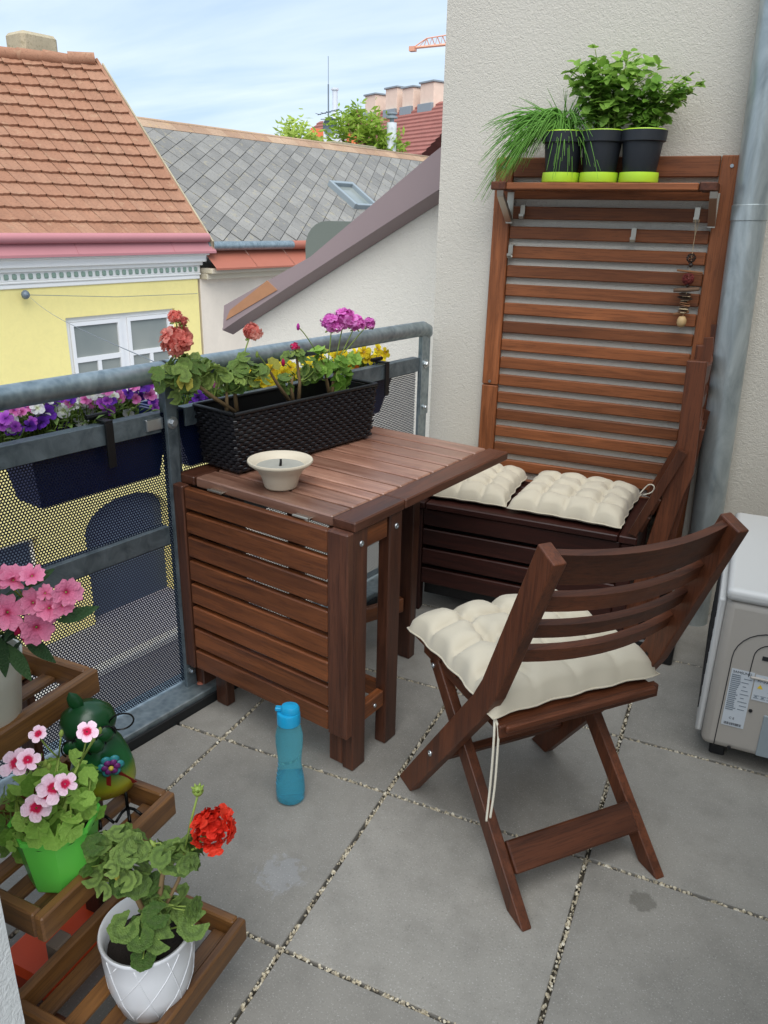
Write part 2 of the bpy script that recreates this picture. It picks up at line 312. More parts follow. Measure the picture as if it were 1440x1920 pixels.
# ================================================================== the setting
A12 = R(12); NV = V((math.cos(A12), -math.sin(A12), 0)); TV = V((math.sin(A12), math.cos(A12), 0))
RB = V((-0.7232, 0.1292, 0)); ZG = -4.65
def clip(poly, P, n):
    out = []
    for i, a in enumerate(poly):
        b = poly[(i+1) % len(poly)]; da = (a[0]-P.x)*n.x+(a[1]-P.y)*n.y; db = (b[0]-P.x)*n.x+(b[1]-P.y)*n.y
        if da >= 0: out.append(a)
        if (da >= 0) != (db >= 0): t = da/(da-db); out.append((a[0]+(b[0]-a[0])*t, a[1]+(b[1]-a[1])*t))
    return out
# street and ground
b = MB(); b.box((-400, -400, ZG-0.4), (400, 400, ZG-0.12)); ground = struct(b.build('ground', 'asphalt'))
def ST(t, s, z): q = V((CAM.x, CAM.y, 0))+TV*t-NV*s; return V((q.x, q.y, z))
RZ = R(78)
b = MB(); b.box((-40, -1.05, -0.115), (60, 0.2, 0)); struct(b.build('pavement', 'pavement', loc=ST(0, 10, ZG), rot=(0, 0, RZ)))
b = MB(); b.cbox((-40, -1.22, -0.115), (60, -1.054, 0.004), 0.02); struct(b.build('kerb', 'kerb', loc=ST(0, 10, ZG), rot=(0, 0, RZ)))
# balcony slab, bedding, paving
edge = RB+NV*0.088
b = MB(); b.prism(clip([(-3, -0.97), (3, -0.97), (3, 1.43), (-3, 1.43)], RB-NV*0.03, NV), -0.30, -0.045); struct(b.build('balcony_slab', 'slab_concrete'))
b = MB(); b.prism(clip([(-3, -0.97), (3, -0.97), (3, 1.43), (-3, 1.43)], edge, NV), -0.044, -0.016); bed = struct(b.build('floor_bedding', 'joint_sand'))
T = 0.5079; g = 0.0050
floor = struct(bpy.data.objects.new('floor', None)); COL.objects.link(floor)
for i in range(-3, 4):
    for j in range(-2, 3):
        poly = clip([(i*T+g, j*T+g), (i*T+T-g, j*T+g), (i*T+T-g, j*T+T-g), (i*T+g, j*T+T-g)], edge, NV)
        poly = clip(clip(poly, V((0, -0.965, 0)), V((0, 1, 0))), V((0, 1.425, 0)), V((0, -1, 0))) if poly else poly
        if len(poly) < 3: continue
        cx = sum(p[0] for p in poly)/len(poly); cy = sum(p[1] for p in poly)/len(poly); n = len(poly)
        ins = [(p[0]+(cx-p[0])*0.006, p[1]+(cy-p[1])*0.006) for p in poly]
        b = MB(); dz = rnd.uniform(-0.0008, 0.0008)
        b.add([(p[0]-cx, p[1]-cy, -0.04) for p in poly]+[(p[0]-cx, p[1]-cy, -0.0022) for p in poly]+[(p[0]-cx, p[1]-cy, 0) for p in ins],
              [tuple(range(2*n, 3*n))]+[(k, (k+1) % n, n+(k+1) % n, n+k) for k in range(n)]+[(n+k, n+(k+1) % n, 2*n+(k+1) % n, 2*n+k) for k in range(n)])
        b.build('paving_slab', 'paving', floor, loc=(cx, cy, dz))
# pebbles in the joints: nobody could count them
ico = []
phi = (1+5**0.5)/2
for a_ in (-1, 1):
    for b_ in (-phi, phi): ico += [(0, a_, b_), (a_, b_, 0), (b_, 0, a_)]
ico = [V(p).normalized() for p in ico]
icof = []
for i in range(12):
    for j in range(i+1, 12):
        for k in range(j+1, 12):
            if all((ico[x]-ico[y]).length < 1.1 for x, y in ((i, j), (j, k), (i, k))):
                f = (i, j, k); nn = (ico[j]-ico[i]).cross(ico[k]-ico[i]); icof.append(f if nn.dot(ico[i]) > 0 else (i, k, j))
b = MB()
def pebble(x, y):
    if (V((x, y, 0))-edge).dot(NV) < 0.01 or y > 1.42 or y < -0.96: return
    r = rnd.uniform(0.002, 0.0042) if rnd.random() < 0.88 else rnd.uniform(0.0044, 0.0056); q = Matrix.Rotation(rnd.uniform(0, 6.3), 3, V((rnd.random()-.5, rnd.random()-.5, rnd.random()-.5)).normalized())
    sc = V((rnd.uniform(.7, 1.3), rnd.uniform(.7, 1.1), rnd.uniform(.5, .9)))
    b.add([q @ V((p.x*sc.x*r, p.y*sc.y*r, p.z*sc.z*r))+V((x, y, rnd.uniform(-0.007, -0.002))) for p in ico], icof)
for i in range(-2, 4):
    for k in range(700): 
        if rnd.random() < 0.99: pebble(i*T+rnd.uniform(-0.0048, 0.0048), -0.97+2.4*rnd.random())
for j in range(-1, 3):
    for k in range(900): 
        if rnd.random() < 0.99: pebble(-1.0+3.0*rnd.random(), j*T+rnd.uniform(-0.0048, 0.0048))
o = b.build('joint_gravel', 'gravel', smooth=False, kind='stuff'); o['label'] = 'pale gravel filling the joints between the paving slabs'; o['category'] = 'gravel'
# walls of the house
def wall(name, label, cat, mt, lo, hi):
    b = MB(); b.box(lo, hi); return tag(b.build(name, mt), label, cat)
wall('house_wall', 'rough grey stucco wall behind the slatted wooden panel', 'wall', 'stucco', (-0.472, 1.432, -4.6), (2.2, 1.80, 3.0))
wall('door_jamb_wall', 'white rendered wall edge in the bottom left corner of the picture', 'wall', 'stucco_white', (-0.75, -1.34, -0.3), (-0.137, -0.972, 2.6))
b = MB(); b.box((1.95, -0.97, -0.3), (2.2, 1.43, 2.9)); struct(b.build('shade_wall_right', 'stucco'))  # unseen wall, added to darken the right side of the balcony
b = MB(); b.box((0.95, -1.34, -0.3), (1.949, -0.972, 2.9)); struct(b.build('shade_wall_door_side', 'stucco_white'))  # unseen block right of the door, sized for the shade it throws
# neighbouring gable with sheet metal coping
gw = thing('gable_wall', 'pale stucco gable wall with a sloping purple-brown metal coping beyond the railing', 'wall', (-1.3, 2.2, ZG))
def gp(x, z): return (x+1.3, z-ZG)
XZ = Matrix(((1, 0, 0, 0), (0, 0, -1, 0), (0, 1, 0, 0), (0, 0, 0, 1)))       # polygon (x, z) extruded towards -y
b = MB(); b.prism([gp(-1.84, ZG), gp(0.6, ZG), gp(0.6, 2.24), gp(-0.778, 1.47), gp(-1.84, 0.845)], -0.35, 0, XZ); b.build('wall', 'stucco_gable', gw)
b = MB(); lo = [(-1.955, 0.79), (-1.84, 0.86), (-0.778, 1.478), (0.6, 2.27)]; up = [(0.6, 2.60), (-0.783, 1.645), (-1.402, 1.192), (-1.94, 0.921)]
b.prism([gp(*p) for p in lo+up], -0.42, 0.10, XZ); cop = b.build('coping', 'brown_sheet', gw)
b = MB(); lo2 = [(-1.955, 0.755), (-1.84, 0.825), (-0.778, 1.440), (0.6, 2.23)]
vs = [V((gp(*p)[0], -0.104, gp(*p)[1])) for p in lo]+[V((gp(*p)[0], -0.006, gp(*p)[1])) for p in lo2]+[V((gp(*p)[0], -0.104, gp(*p)[1]+0.012)) for p in lo]
b.add(vs, [(i, i+4, i+5, i+1) for i in range(3)]+[(i+8, i, i+1, i+9) for i in range(3)]); b.build('drip_edge', 'brown_sheet', gw)
b = MB(); b.prism([gp(-1.90, 0.90), gp(-1.93, 0.845), gp(-1.60, 1.02), gp(-1.66, 1.065)], 0.1, 0.104, XZ); b.build('bare_patch', 'bare_orange', cop, label='patch of worn bare metal')
for x, z in ((-1.12, 1.385), (-0.42, 1.93)): pass
arc = [(-1.73+0.14-0.14*math.cos(t), 1.22+0.14*math.sin(t)) for t in [i*math.pi/2/6 for i in range(7)]]
b = MB(); b.prism([(p[0]+1.6, p[1]-1.1) for p in [(-1.73, 1.1)]+arc+[(-1.25, 1.36), (-1.25, 1.1)]][::-1], -0.9, 0, XZ)
tag(b.build('roof_vent_box', 'grey_green_sheet', loc=(-1.6, 2.62, 1.1), smooth=True, angle=30), 'rounded grey-green metal box peeking out behind the metal coping', 'vent')

# ------------------------------------------------------------------ balcony railing
rail = thing('balcony_railing', 'galvanised balcony railing with perforated blue sheet infill', 'railing', RB, -A12)
b = MB(); b.tube([(0.0, -1.08, 0.99), (0.0, 1.215, 0.99), (0.0, 1.238, 0.982), (0, 1.248, 0.962)], [0.0275, 0.0275, 0.0265, 0.02], 20); hr = b.build('handrail', 'galvanised', rail, True, 50)
b = MB(); b.tube([(0, -0.004, 0.99), (0, 0.003, 0.99)], 0.0283, 20); b.build('joint_ring', 'black_rubber', hr, True, 50)
b = MB(); b.tube([(0, 0.006, 0.99), (0, 0.03, 0.99)], 0.0290, 20); b.build('joint_sleeve', 'galvanised', hr, True, 50)
def post(y, two=True):
    b = MB(); b.cbox((0.012, y-0.02, 0.02), (0.024, y+0.0135, 0.965), 0.001); b.cbox((-0.03, y+0.0005, 0.02), (0.0115, y+0.0125, 0.965), 0.001)
    b.cbox((-0.032, y+0.0145, 0.02), (-0.018, y+0.054, 0.90), 0.001); p = b.build('post', 'galvanised_dull', rail)
    return p
p0 = post(0.0)
b = MB(); b.cbox((-0.006, 1.197, 0.02), (0.006, 1.252, 0.965), 0.001); pe = b.build('post', 'galvanised', rail)
b = MB(); b.cbox((0.0065, 1.197, 0.66), (0.012, 1.252, 0.968), 0.001); b.build('post_plate', 'galvanised', pe)
post(-1.1)
for (z0, z1) in ((0.832, 0.884), (0.51, 0.563)):
    for (y0, y1) in ((-1.08, -0.024), (0.058, 1.194)):
        b = MB(); b.cbox((-0.004, y0, z0), (0.004, y1, z1), 0.001); b.cbox((-0.03, y0, z1-0.0045), (-0.0045, y1, z1-0.0005), 0.0005)
        b.build('flat_bar', 'galvanised_dull', rail)
b = MB(); b.cbox((-0.06, -1.08, -0.04), (0.078, 1.25, 0.046), 0.003); ch = b.build('base_channel', 'galvanised', rail)
b = MB(); b.cbox((0.0785, -1.08, -0.04), (0.086, 1.25, 0.03), 0.003); b.build('rubber_strip', 'black_rubber', ch)
b = MB(); b.lathe([(0, 0.004), (0.008, 0.003), (0.011, 0)], 10); b.build('rivet', 'rust_sheet', ch, True, loc=(0.035, 0.02, 0.0465))
def bolt(y, z, x=0.024, r=0.011):
    b = MB(); q = V((1, 0, 0)).to_track_quat('Z', 'Y').to_matrix().to_4x4(); b.lathe([(0, 0.004), (r*1.5, 0.004), (r*1.5, 0)], 16, q); b.lathe([(0, 0.014), (r*0.8, 0.014), (r, 0.011), (r, 0.004)], 6, q); b.build('bolt', 'steel_bolt', rail, loc=(x, y, z))
for z in (0.858, 0.655, 0.537, 0.10): bolt(-0.004, z, r=0.011 if z > 0.8 else 0.007)
for z in (0.858, 0.69): bolt(1.222, z, 0.012, 0.011 if z > 0.8 else 0.007)
b = MB(); b.cbox((-0.004, -0.075, 0.842), (0.011, -0.021, 0.874), 0.002); b.build('bracket', 'steel_bolt', rail)
def perforated(y0, y1, z0, z1, p=0.008, r=0.0025):
    vs = []; fs = []; dz = p*0.8660254; nr = int((z1-z0)/dz); ny = int((y1-y0)/p); co = p/math.sqrt(3)
    hexo = [(co*math.cos(R(30+60*k)), co*math.sin(R(30+60*k))) for k in range(6)]; hexi = [(r*math.cos(R(30+60*k)), r*math.sin(R(30+60*k))) for k in range(6)]
    for i in range(nr):
        zc = z0+(i+0.5)*dz
        for j in range(ny):
            yc = y0+(j+0.5+(0.5 if i % 2 else 0))*p; o = len(vs)
            vs += [(0, yc+h[0], zc+h[1]) for h in hexo]+[(0, yc+h[0], zc+h[1]) for h in hexi]
            fs += [(o+k, o+(k+1) % 6, o+6+(k+1) % 6, o+6+k) for k in range(6)]
    b = MB(); b.v = vs; b.f = fs; b.mi = [0]*len(fs)
    b.box((-0.03, y0, z1), (0.0008, y1, z1+0.003))
    return b
for (y0, y1) in ((-0.72, 0.012), (0.05, 1.20)):
    perforated(y0, y1, 0.05, 0.875).build('perforated_sheet', 'blue_sheet', rail, loc=(-0.014, 0, 0.0))

# ------------------------------------------------------------------ the yellow house across the street
YT0 = 2.4
yh = thing('yellow_house', 'yellow plastered house with clay tile roof and white cornice across the street', 'house', ST(YT0, 10, ZG), RZ)
def Y(t, s, z): return V((t-YT0, s-10, z-ZG))
def pbox(parent, name, mt, lo, hi, fn, ch=0.0, **kw):
    b = MB(); l, h = fn(*lo), fn(*hi)
    if ch: b.cbox(l, h, ch)
    else: b.box(l, h)
    return b.build(name, mt, parent, **kw)
YE = 8.56
WIN = (6.2, 8.07, -1.62, 0.02)      # t0, t1, z0, z1
# wall with openings: built as piers so that the openings are real recesses
DOOR = (6.1, 7.65, ZG, -2.72); GW = (4.35, 5.35, -4.0, -2.95)
b = MB()
def wseg(t0, t1, z0, z1): b.box(Y(t0, 10, z0), Y(t1, 10.35, z1))
wseg(YT0, WIN[0], -1.9, 0.44); wseg(WIN[1], YE, -1.9, 0.44); wseg(WIN[0], WIN[1], WIN[3], 0.44); wseg(WIN[0], WIN[1], -1.9, WIN[2])
wseg(YT0, GW[0], ZG, -1.9); wseg(GW[1], DOOR[0], ZG, -1.9); wseg(DOOR[1], YE, ZG, -1.9); wseg(GW[0], GW[1], GW[3], -1.9); wseg(GW[0], GW[1], ZG, GW[2]); wseg(DOOR[0], DOOR[1], DOOR[3], -1.9)
b.box(Y(YT0, 10.36, ZG), Y(YE, 16, 0.44))
b.build('wall', 'plaster_yellow', yh)
# arched door head
pbox(yh, 'gate', 'pane_dark', (DOOR[0], 10.2, ZG), (DOOR[1], 10.26, DOOR[3]), Y)
cx, rr = (DOOR[0]+DOOR[1])/2, (DOOR[1]-DOOR[0])/2
for sgn in (-1, 1):
    pts = [(cx+sgn*rr, DOOR[3]+0.002)]+[(cx+sgn*rr*math.cos(a), DOOR[3]-0.45+0.45*math.sin(a)) for a in [i*math.pi/2/6 for i in range(7)]]
    pl = [(Y(p[0], 10, p[1]).x, Y(p[0], 10, p[1]).z) for p in pts]; b = MB(); b.prism(pl if sgn < 0 else pl[::-1], -0.19, -0.004, XZ); b.build('arch_spandrel', 'plaster_yellow', yh)
wd = pbox(yh, 'window', 'window_white', (GW[0], 10.12, GW[2]), (GW[1], 10.16, GW[3]), Y); pbox(wd, 'pane', 'pane_dark', (GW[0]+0.07, 10.11, GW[2]+0.07), (GW[1]-0.07, 10.119, GW[3]-0.07), Y)
# big casement window
w0, w1, z0, z1 = WIN; s = 10.05; mid = (w0+w1)/2+0.02
win = MB(); win.box(Y(w0, s, z0), Y(w1, s+0.06, z0+0.07)); win.box(Y(w0, s, z1-0.07), Y(w1, s+0.06, z1)); win.box(Y(w0, s, z0+0.07), Y(w0+0.07, s+0.06, z1-0.07)); win.box(Y(w1-0.07, s, z0+0.07), Y(w1, s+0.06, z1-0.07)); win.box(Y(mid-0.05, s, z0+0.07), Y(mid+0.05, s+0.06, z1-0.07))
wf = win.build('window', 'window_white', yh)
for (a0, a1) in ((w0+0.07, mid-0.05), (mid+0.05, w1-0.07)):
    b = MB(); sa = s-0.02; fr = 0.055
    b.box(Y(a0+0.004, sa, z0+0.074), Y(a1-0.004, sa+0.05, z0+0.074+fr)); b.box(Y(a0+0.004, sa, z1-0.074-fr), Y(a1-0.004, sa+0.05, z1-0.074)); b.box(Y(a0+0.004, sa, z0+0.074+fr), Y(a0+0.004+fr, sa+0.05, z1-0.074-fr)); b.box(Y(a1-0.004-fr, sa, z0+0.074+fr), Y(a1-0.004, sa+0.05, z1-0.074-fr))
    zt = z1-0.6; b.box(Y(a0+fr+0.006, sa+0.004, zt-0.035), Y(a1-fr-0.006, sa+0.046, zt+0.035)); am = (a0+a1)/2; b.box(Y(am-0.03, sa+0.006, z0+0.078+fr), Y(am+0.03, sa+0.044, zt-0.036)); b.build('casement', 'window_white', wf)
    pz = [(a0+fr+0.006, a1-fr-0.006, zt+0.035, z1-0.08-fr), (a0+fr+0.006, am-0.03, z0+0.08+fr, zt-0.035), (am+0.03, a1-fr-0.006, z0+0.08+fr, zt-0.035)]
    for q in pz: pbox(wf, 'pane', 'pane', (q[0], sa+0.03, q[2]), (q[1], sa+0.034, q[3]), Y)
pbox(yh, 'window_sill', 'white_trim', (w0-0.05, 9.9, z0-0.06), (w1+0.05, 10.05, z0), Y, 0.01)
# cornice: stepped white mouldings, dentils, pink flashing and gutter
cor = MB()
for (sa, za, zb) in ((9.975, 0.44, 0.50), (9.955, 0.501, 0.53), (9.965, 0.531, 0.645), (9.92, 0.646, 0.70), (9.86, 0.701, 0.80), (9.81, 0.801, 0.86)): cor.cbox(Y(YT0, sa, za), Y(YE+0.02+(10-sa)*0.5, 10.4, zb), 0.008)
co = cor.build('cornice', 'white_trim', yh)
for i in range(33):
    t = 4.95+i*0.11; b = MB(); l, h = Y(t, 9.945, 0.555), Y(t+0.062, 9.967, 0.625); b.cbox(l, h, 0.012); b.build('dentil', 'dentil_green', co)
fl = MB(); a, c_ = Y(YT0, 9.75, 0.862), Y(YE+0.2, 9.98, 0.862)
fl.add([Y(YT0, 9.75, 0.862), Y(YE+0.2, 9.75, 0.862), Y(YE+0.12, 9.86, 1.04), Y(YT0, 9.86, 1.04), Y(YT0, 9.75, 0.83), Y(YE+0.2, 9.75, 0.83), Y(YE+0.2, 9.98, 0.862), Y(YE+0.2, 9.98, 1.04)], [(0, 1, 2, 3), (4, 5, 1, 0), (1, 6, 7, 2)]); fo = fl.build('flashing', 'pink_sheet', yh)
for t in (5.0, 6.35, 7.95): b = MB(); b.add([Y(t, 9.745, 0.866), Y(t+0.012, 9.745, 0.866), Y(t+0.012, 9.855, 1.047), Y(t, 9.855, 1.047), Y(t, 9.76, 0.88), Y(t+0.012, 9.76, 0.88), Y(t+0.012, 9.87, 1.06), Y(t, 9.87, 1.06)], [(0, 1, 2, 3), (4, 7, 6, 5), (0, 4, 5, 1), (1, 5, 6, 2), (0, 3, 7, 4)]); b.build('seam', 'pink_sheet', fo)
b = MB(); b.tube([Y(YT0, 9.80, 1.06), Y(YE+0.08, 9.80, 1.06)], 0.065, 12); b.build('gutter', 'pink_sheet', yh, True, 40)
# roof: eave straight, ridge swinging back to the left as on an irregular plot
def RF(t, f):
    e = Y(t, 9.83, 1.08); r = Y(t, 12.19+(8.64-t)*0.70, 3.63); return e+(r-e)*f
b = MB(); nT = 18
TT = [4.2+(8.62-4.2)*i/nT for i in range(nT+1)]
vs = [RF(t, 0)-V((0, 0, 0.05)) for t in TT]+[RF(t, 1)-V((0, 0, 0.05)) for t in TT]; m = nT+1
vs += [Y(t, 17.5, 0.5) for t in TT]
b.add(vs, [(i, i+1, m+i+1, m+i) for i in range(nT)]+[(m+i, m+i+1, 2*m+i+1, 2*m+i) for i in range(nT)]+[(nT, 2*m+nT, m+nT)]); roof = b.build('roof', 'roof_under', yh)
tb = MB(); xs = [i/12 for i in range(13)]
def rib(x): return 0.62*(0.5+0.5*math.cos(x*2*math.pi))+0.38*(0.5+0.5*math.cos(x*6*math.pi))
top = [(x, 0.0, 0.016*rib(x)+0.034) for x in xs]+[(x, 1.12, 0.012*rib(x)+0.002) for x in xs]+[(x, 0.0, -0.004+0.010*rib(x)) for x in xs]
tb.add(top, [(i, i+1, 14+i, 13+i) for i in range(12)]+[(26+i, 27+i, i+1, i) for i in range(12)]); tme = tb.mesh('roof_tile', 'clay_tile', True, 60)
NR = 16; cw = 0.2385
for r_ in range(NR):
    for c in range(18):
        t = 4.33+c*cw
        if t+cw > 8.66: continue
        a, bq, d = RF(t, r_/NR), RF(t+cw, r_/NR), RF(t, (r_+1)/NR); xa = bq-a; ya = d-a; za = xa.cross(ya).normalized()
        a = a+za*rnd.uniform(0, 0.003)+xa*rnd.uniform(-0.002, 0.002)
        put('roof_tile', tme, roof, mtx=Matrix(((xa.x, ya.x, za.x, a.x), (xa.y, ya.y, za.y, a.y), (xa.z, ya.z, za.z, a.z), (0, 0, 0, 1))))
rb = MB(); rb.tube([(0, 0, 0), (0.2, 0, 0), (0.40, 0, 0)], [0.105, 0.098, 0.092], 10); rme = rb.mesh('ridge_tile', 'clay_tile', True, 50)
rd = (RF(8.62, 1)-RF(5.2, 1)).normalized(); k = 0
while k < 11:
    p = RF(8.62, 1)-rd*(0.40+k*0.37)+V((0, 0, 0.02)); put('ridge_tile', rme, roof, mtx=Matrix.Translation(p) @ rd.to_track_quat('X', 'Z').to_matrix().to_4x4() @ Matrix.Rotation(R(rnd.uniform(-4, 4)), 4, 'Y')); k += 1
b = MB(); p, q = RF(8.66, -0.02), RF(8.66, 1.02); b.tube([p, q], 0.03, 4); b.build('verge_board', 'clay_tile', roof)
b = MB(); p, q = RF(8.70, -0.03), RF(8.70, 1.0); dn = V((0, 0, -0.12)); b.add([p, q, q+dn, p+dn, p+V((0.03, 0, 0)), q+V((0.03, 0, 0)), q+dn+V((0.03, 0, 0)), p+dn+V((0.03, 0, 0))], [(0, 1, 2, 3), (5, 4, 7, 6), (1, 0, 4, 5)]); b.build('verge_flashing', 'chimney_plaster', roof)
cb = MB(); cc = Y(8.12, 13.12, 3.2); cb.cbox((-0.31, -0.26, 0), (0.31, 0.26, 0.82), 0.05); chm = cb.build('chimney', 'chimney_plaster', roof, loc=cc)
# service wires from an anchor on the facade
an = Y(5.62, 9.93, 0.37); b = MB(); b.lathe([(0, 0.07), (0.04, 0.06), (0.06, 0.02), (0.05, 0)], 10, V((0, -1, 0)).to_track_quat('Z', 'Y').to_matrix().to_4x4()); b.build('wire_anchor', 'aerial', yh, True, loc=an)
p0_, p1_ = ST(5.62, 9.86, 0.37), RB+NV*-0.03+TV*0.02+V((0, 0, 1.0))
b = MB(); b.tube([p0_.lerp(p1_, i/12)-V((0, 0, 0.05*math.sin(math.pi*i/12))) for i in range(13)], 0.0016, 5); tag(b.build('service_wire', 'aerial'), 'thin pale wire running from the yellow facade towards the balcony', 'wire')
b = MB(); b.tube([ST(5.62, 9.88, 0.37), ST(7.0, 9.93, 0.26), ST(8.5, 9.95, 0.22)], 0.004, 5); tag(b.build('facade_cable', 'aerial'), 'thin grey cable stretched along the yellow wall under the cornice', 'cable')

# ------------------------------------------------------------------ the slate-roofed house beside it
GT0 = 8.62
gh = thing('slate_house', 'beige plastered house with grey diamond slate roof next to the yellow house', 'house', ST(GT0, 10, ZG), RZ)
def G(t, s, z): return V((t-GT0, s-10, z-ZG))
b = MB(); b.box(G(8.62, 10.02, ZG), G(10.0, 16, 0.43)); b.box(G(10.9, 10.02, ZG), G(20, 16, 0.43)); b.box(G(10.0, 10.02, -0.62), G(10.9, 16, 0.43)); b.box(G(10.0, 10.3, ZG), G(10.9, 16, -0.62)); b.build('wall', 'plaster_beige', gh)
wd = pbox(gh, 'window', 'cream_trim', (10.0, 10.1, -2.2), (10.9, 10.16, -0.62), G); pbox(wd, 'pane', 'pane', (10.07, 10.09, -2.1), (10.83, 10.099, -0.69), G)
b = MB(); b.cbox(G(8.64, 9.86, 0.43), G(20, 10.3, 0.52), 0.01); b.cbox(G(8.64, 9.74, 0.522), G(20, 10.3, 0.60), 0.01); b.build('cornice', 'cream_trim', gh)
for i in range(9):
    t = 8.66+i*0.9; b = MB(); b.add([G(t, 9.66, 0.605+rnd.uniform(0, .006)), G(t+0.895, 9.66, 0.605), G(t+0.895, 9.95, 0.86), G(t, 9.95, 0.86), G(t, 9.66, 0.58), G(t+0.895, 9.66, 0.58)], [(0, 1, 2, 3), (4, 5, 1, 0)]); b.build('flashing_sheet', 'rust_sheet', gh)
b = MB(); b.tube([G(8.66, 9.86, 0.93), G(20, 9.86, 0.93)], 0.07, 12); gu = b.build('gutter', 'galvanised', gh, True, 40)
b = MB(); b.tube([G(10.6, 9.86, 0.93), G(20, 9.86, 0.93)], 0.0715, 12); b.build('rusty_gutter_length', 'rust_sheet', gu, True, 40)
def GF(t, f): return G(t, 9.92+3.08*f, 0.98+2.0*f)
b = MB(); b.add([GF(8.62, 0)-V((0, 0, .03)), GF(20.5, 0)-V((0, 0, .03)), GF(20.5, 1)-V((0, 0, .03)), GF(8.62, 1)-V((0, 0, .03)), G(20.5, 16, 0.9), G(8.62, 16, 0.9)], [(0, 1, 2, 3), (3, 2, 4, 5), (0, 3, 5)]); gr = b.build('roof', 'slate_under', gh)
xa = V((1, 0, 0)); ya = (GF(9, 1)-GF(9, 0)).normalized(); za = xa.cross(ya); SL = (GF(9, 1)-GF(9, 0)).length
E1, E2 = V((0.35, 0.240)), V((0.080, -0.240)); sb = MB(); e = 0.018
cr4 = [(E1*i_+E2*j_) for i_, j_ in ((e, e), (e, 1-e), (1-e, 1-e), (1-e, e))]; sb.prism([tuple(q_) for q_ in cr4], -0.006, 0.008); sme = sb.mesh('slate', 'slate'); cnt = 0; TOP = SL-0.26
for i_ in range(-12, 38):
    for j_ in range(-36, 46):
        o2 = E1*i_+E2*j_; m2 = o2+E1*0.5+E2*0.5; t = 8.62+m2.x
        if m2.y < -0.2 or m2.y > TOP+0.2 or t < 8.75+0.20*m2.y or t > 12.9+1.9*m2.y or t > 19.3: continue
        poly = [(o2+q_) for q_ in cr4]; whole = all(0.0 <= q_.y <= TOP+0.02 for q_ in poly)
        lift = GF(8.62, 0)+za*(0.006+rnd.uniform(0, 0.005)); mt4 = Matrix(((xa.x, ya.x, za.x, lift.x), (xa.y, ya.y, za.y, lift.y), (xa.z, ya.z, za.z, lift.z), (0, 0, 0, 1)))
        if whole: put('slate', sme, gr, mtx=mt4 @ Matrix.Translation((o2.x, o2.y, 0)) @ Matrix.Translation((0, 0, 0.004)) @ Matrix.Rotation(R(1.5+rnd.uniform(-.4, .4)), 4, V((-0.87, -0.5, 0)).normalized()))
        else:
            pq = clip(clip([tuple(q_) for q_ in poly], V((0, 0.0, 0)), V((0, 1, 0))), V((0, TOP+0.02, 0)), V((0, -1, 0)))
            if len(pq) > 2: sb = MB(); sb.prism(pq, -0.006, 0.008); sb.build('slate', 'slate', gr, mtx=mt4)
        cnt += 1
print('slates', cnt)
for i in range(26):
    t = 9.0+i*0.42; b = MB(); p = GF(t, 1)-ya*0.27+za*0.012; b.prism([(0, 0), (0.415, 0), (0.415, 0.29), (0, 0.29)], 0, 0.012)
    b.build('ridge_slate', 'ridge_tile', gr, mtx=Matrix(((xa.x, ya.x, za.x, p.x), (xa.y, ya.y, za.y, p.y), (xa.z, ya.z, za.z, p.z), (0, 0, 0, 1))) @ Matrix.Rotation(R(rnd.uniform(-1, 1)), 4, 'X'))
b = MB(); b.tube([GF(8.9, 1)+V((0, 0, .015)), GF(20.4, 1)+V((0, 0, .015))], 0.035, 8); b.build('ridge_cap', 'ridge_tile', gr, True)
# skylight set in the slates
sk = V(GF(13.45, 0.285)); skm = Matrix(((xa.x, ya.x, za.x, sk.x), (xa.y, ya.y, za.y, sk.y), (xa.z, ya.z, za.z, sk.z), (0, 0, 0, 1))) @ Matrix.Diagonal((0.86, 0.88, 1, 1))
b = MB()
for lo_, hi_ in (((0, 0, 0), (0.09, 0.95, 0.14)), ((0.81, 0, 0), (0.9, 0.95, 0.14)), ((0.092, 0.86, 0), (0.808, 0.95, 0.14)), ((0.092, 0, 0), (0.808, 0.07, 0.12))): b.cbox(lo_, hi_, 0.008, skm)
sl = b.build('skylight', 'lead_grey', gh); b = MB(); b.box((0.092, 0.072, 0.05), (0.808, 0.858, 0.06), skm); b.build('pane', 'pane', sl)
# low roof boxes, flue, dish beyond the ridge
b = MB(); b.cbox((-0.55, -0.3, 0), (0.55, 0.3, 0.17), 0.02); tag(b.build('roof_hatch', 'cream_trim', loc=ST(12.3, 13.9, 2.88), rot=(0, 0, RZ)), 'long low pale roof box on the slate ridge left of the trees', 'roof hatch')
b = MB(); b.cbox((-0.75, -0.3, 0), (0.75, 0.3, 0.16), 0.02); b.cbox((-0.85, -0.38, 0.162), (0.85, 0.38, 0.24), 0.01); tag(b.build('low_chimney', 'chimney_plaster', loc=ST(17.1, 14.0, 2.92), rot=(0, 0, RZ)), 'low flat-topped chimney slab just behind the slate ridge', 'chimney')
fl_ = thing('steel_flue', 'white round metal flue pipe standing behind the slate ridge', 'flue', ST(18.3, 13.4, 2.75), RZ)
b = MB(); b.lathe([(0, 0), (0.13, 0), (0.13, 1.0), (0.0, 1.0)], 18); b.build('pipe', 'flue_white', fl_, True, 40); b = MB(); b.lathe([(0.06, 1.0), (0.06, 1.1), (0.15, 1.1), (0.15, 1.14), (0.1, 1.16), (0.1, 1.2), (0.14, 1.2), (0.14, 1.24), (0, 1.25)], 16); b.build('cowl', 'lead_grey', fl_, True, 40)
def FAR(q, d):
    r = CR*((q[0]-720)/FPX)-CU*((q[1]-960)/FPX)+CF; return CAM+r.normalized()*d
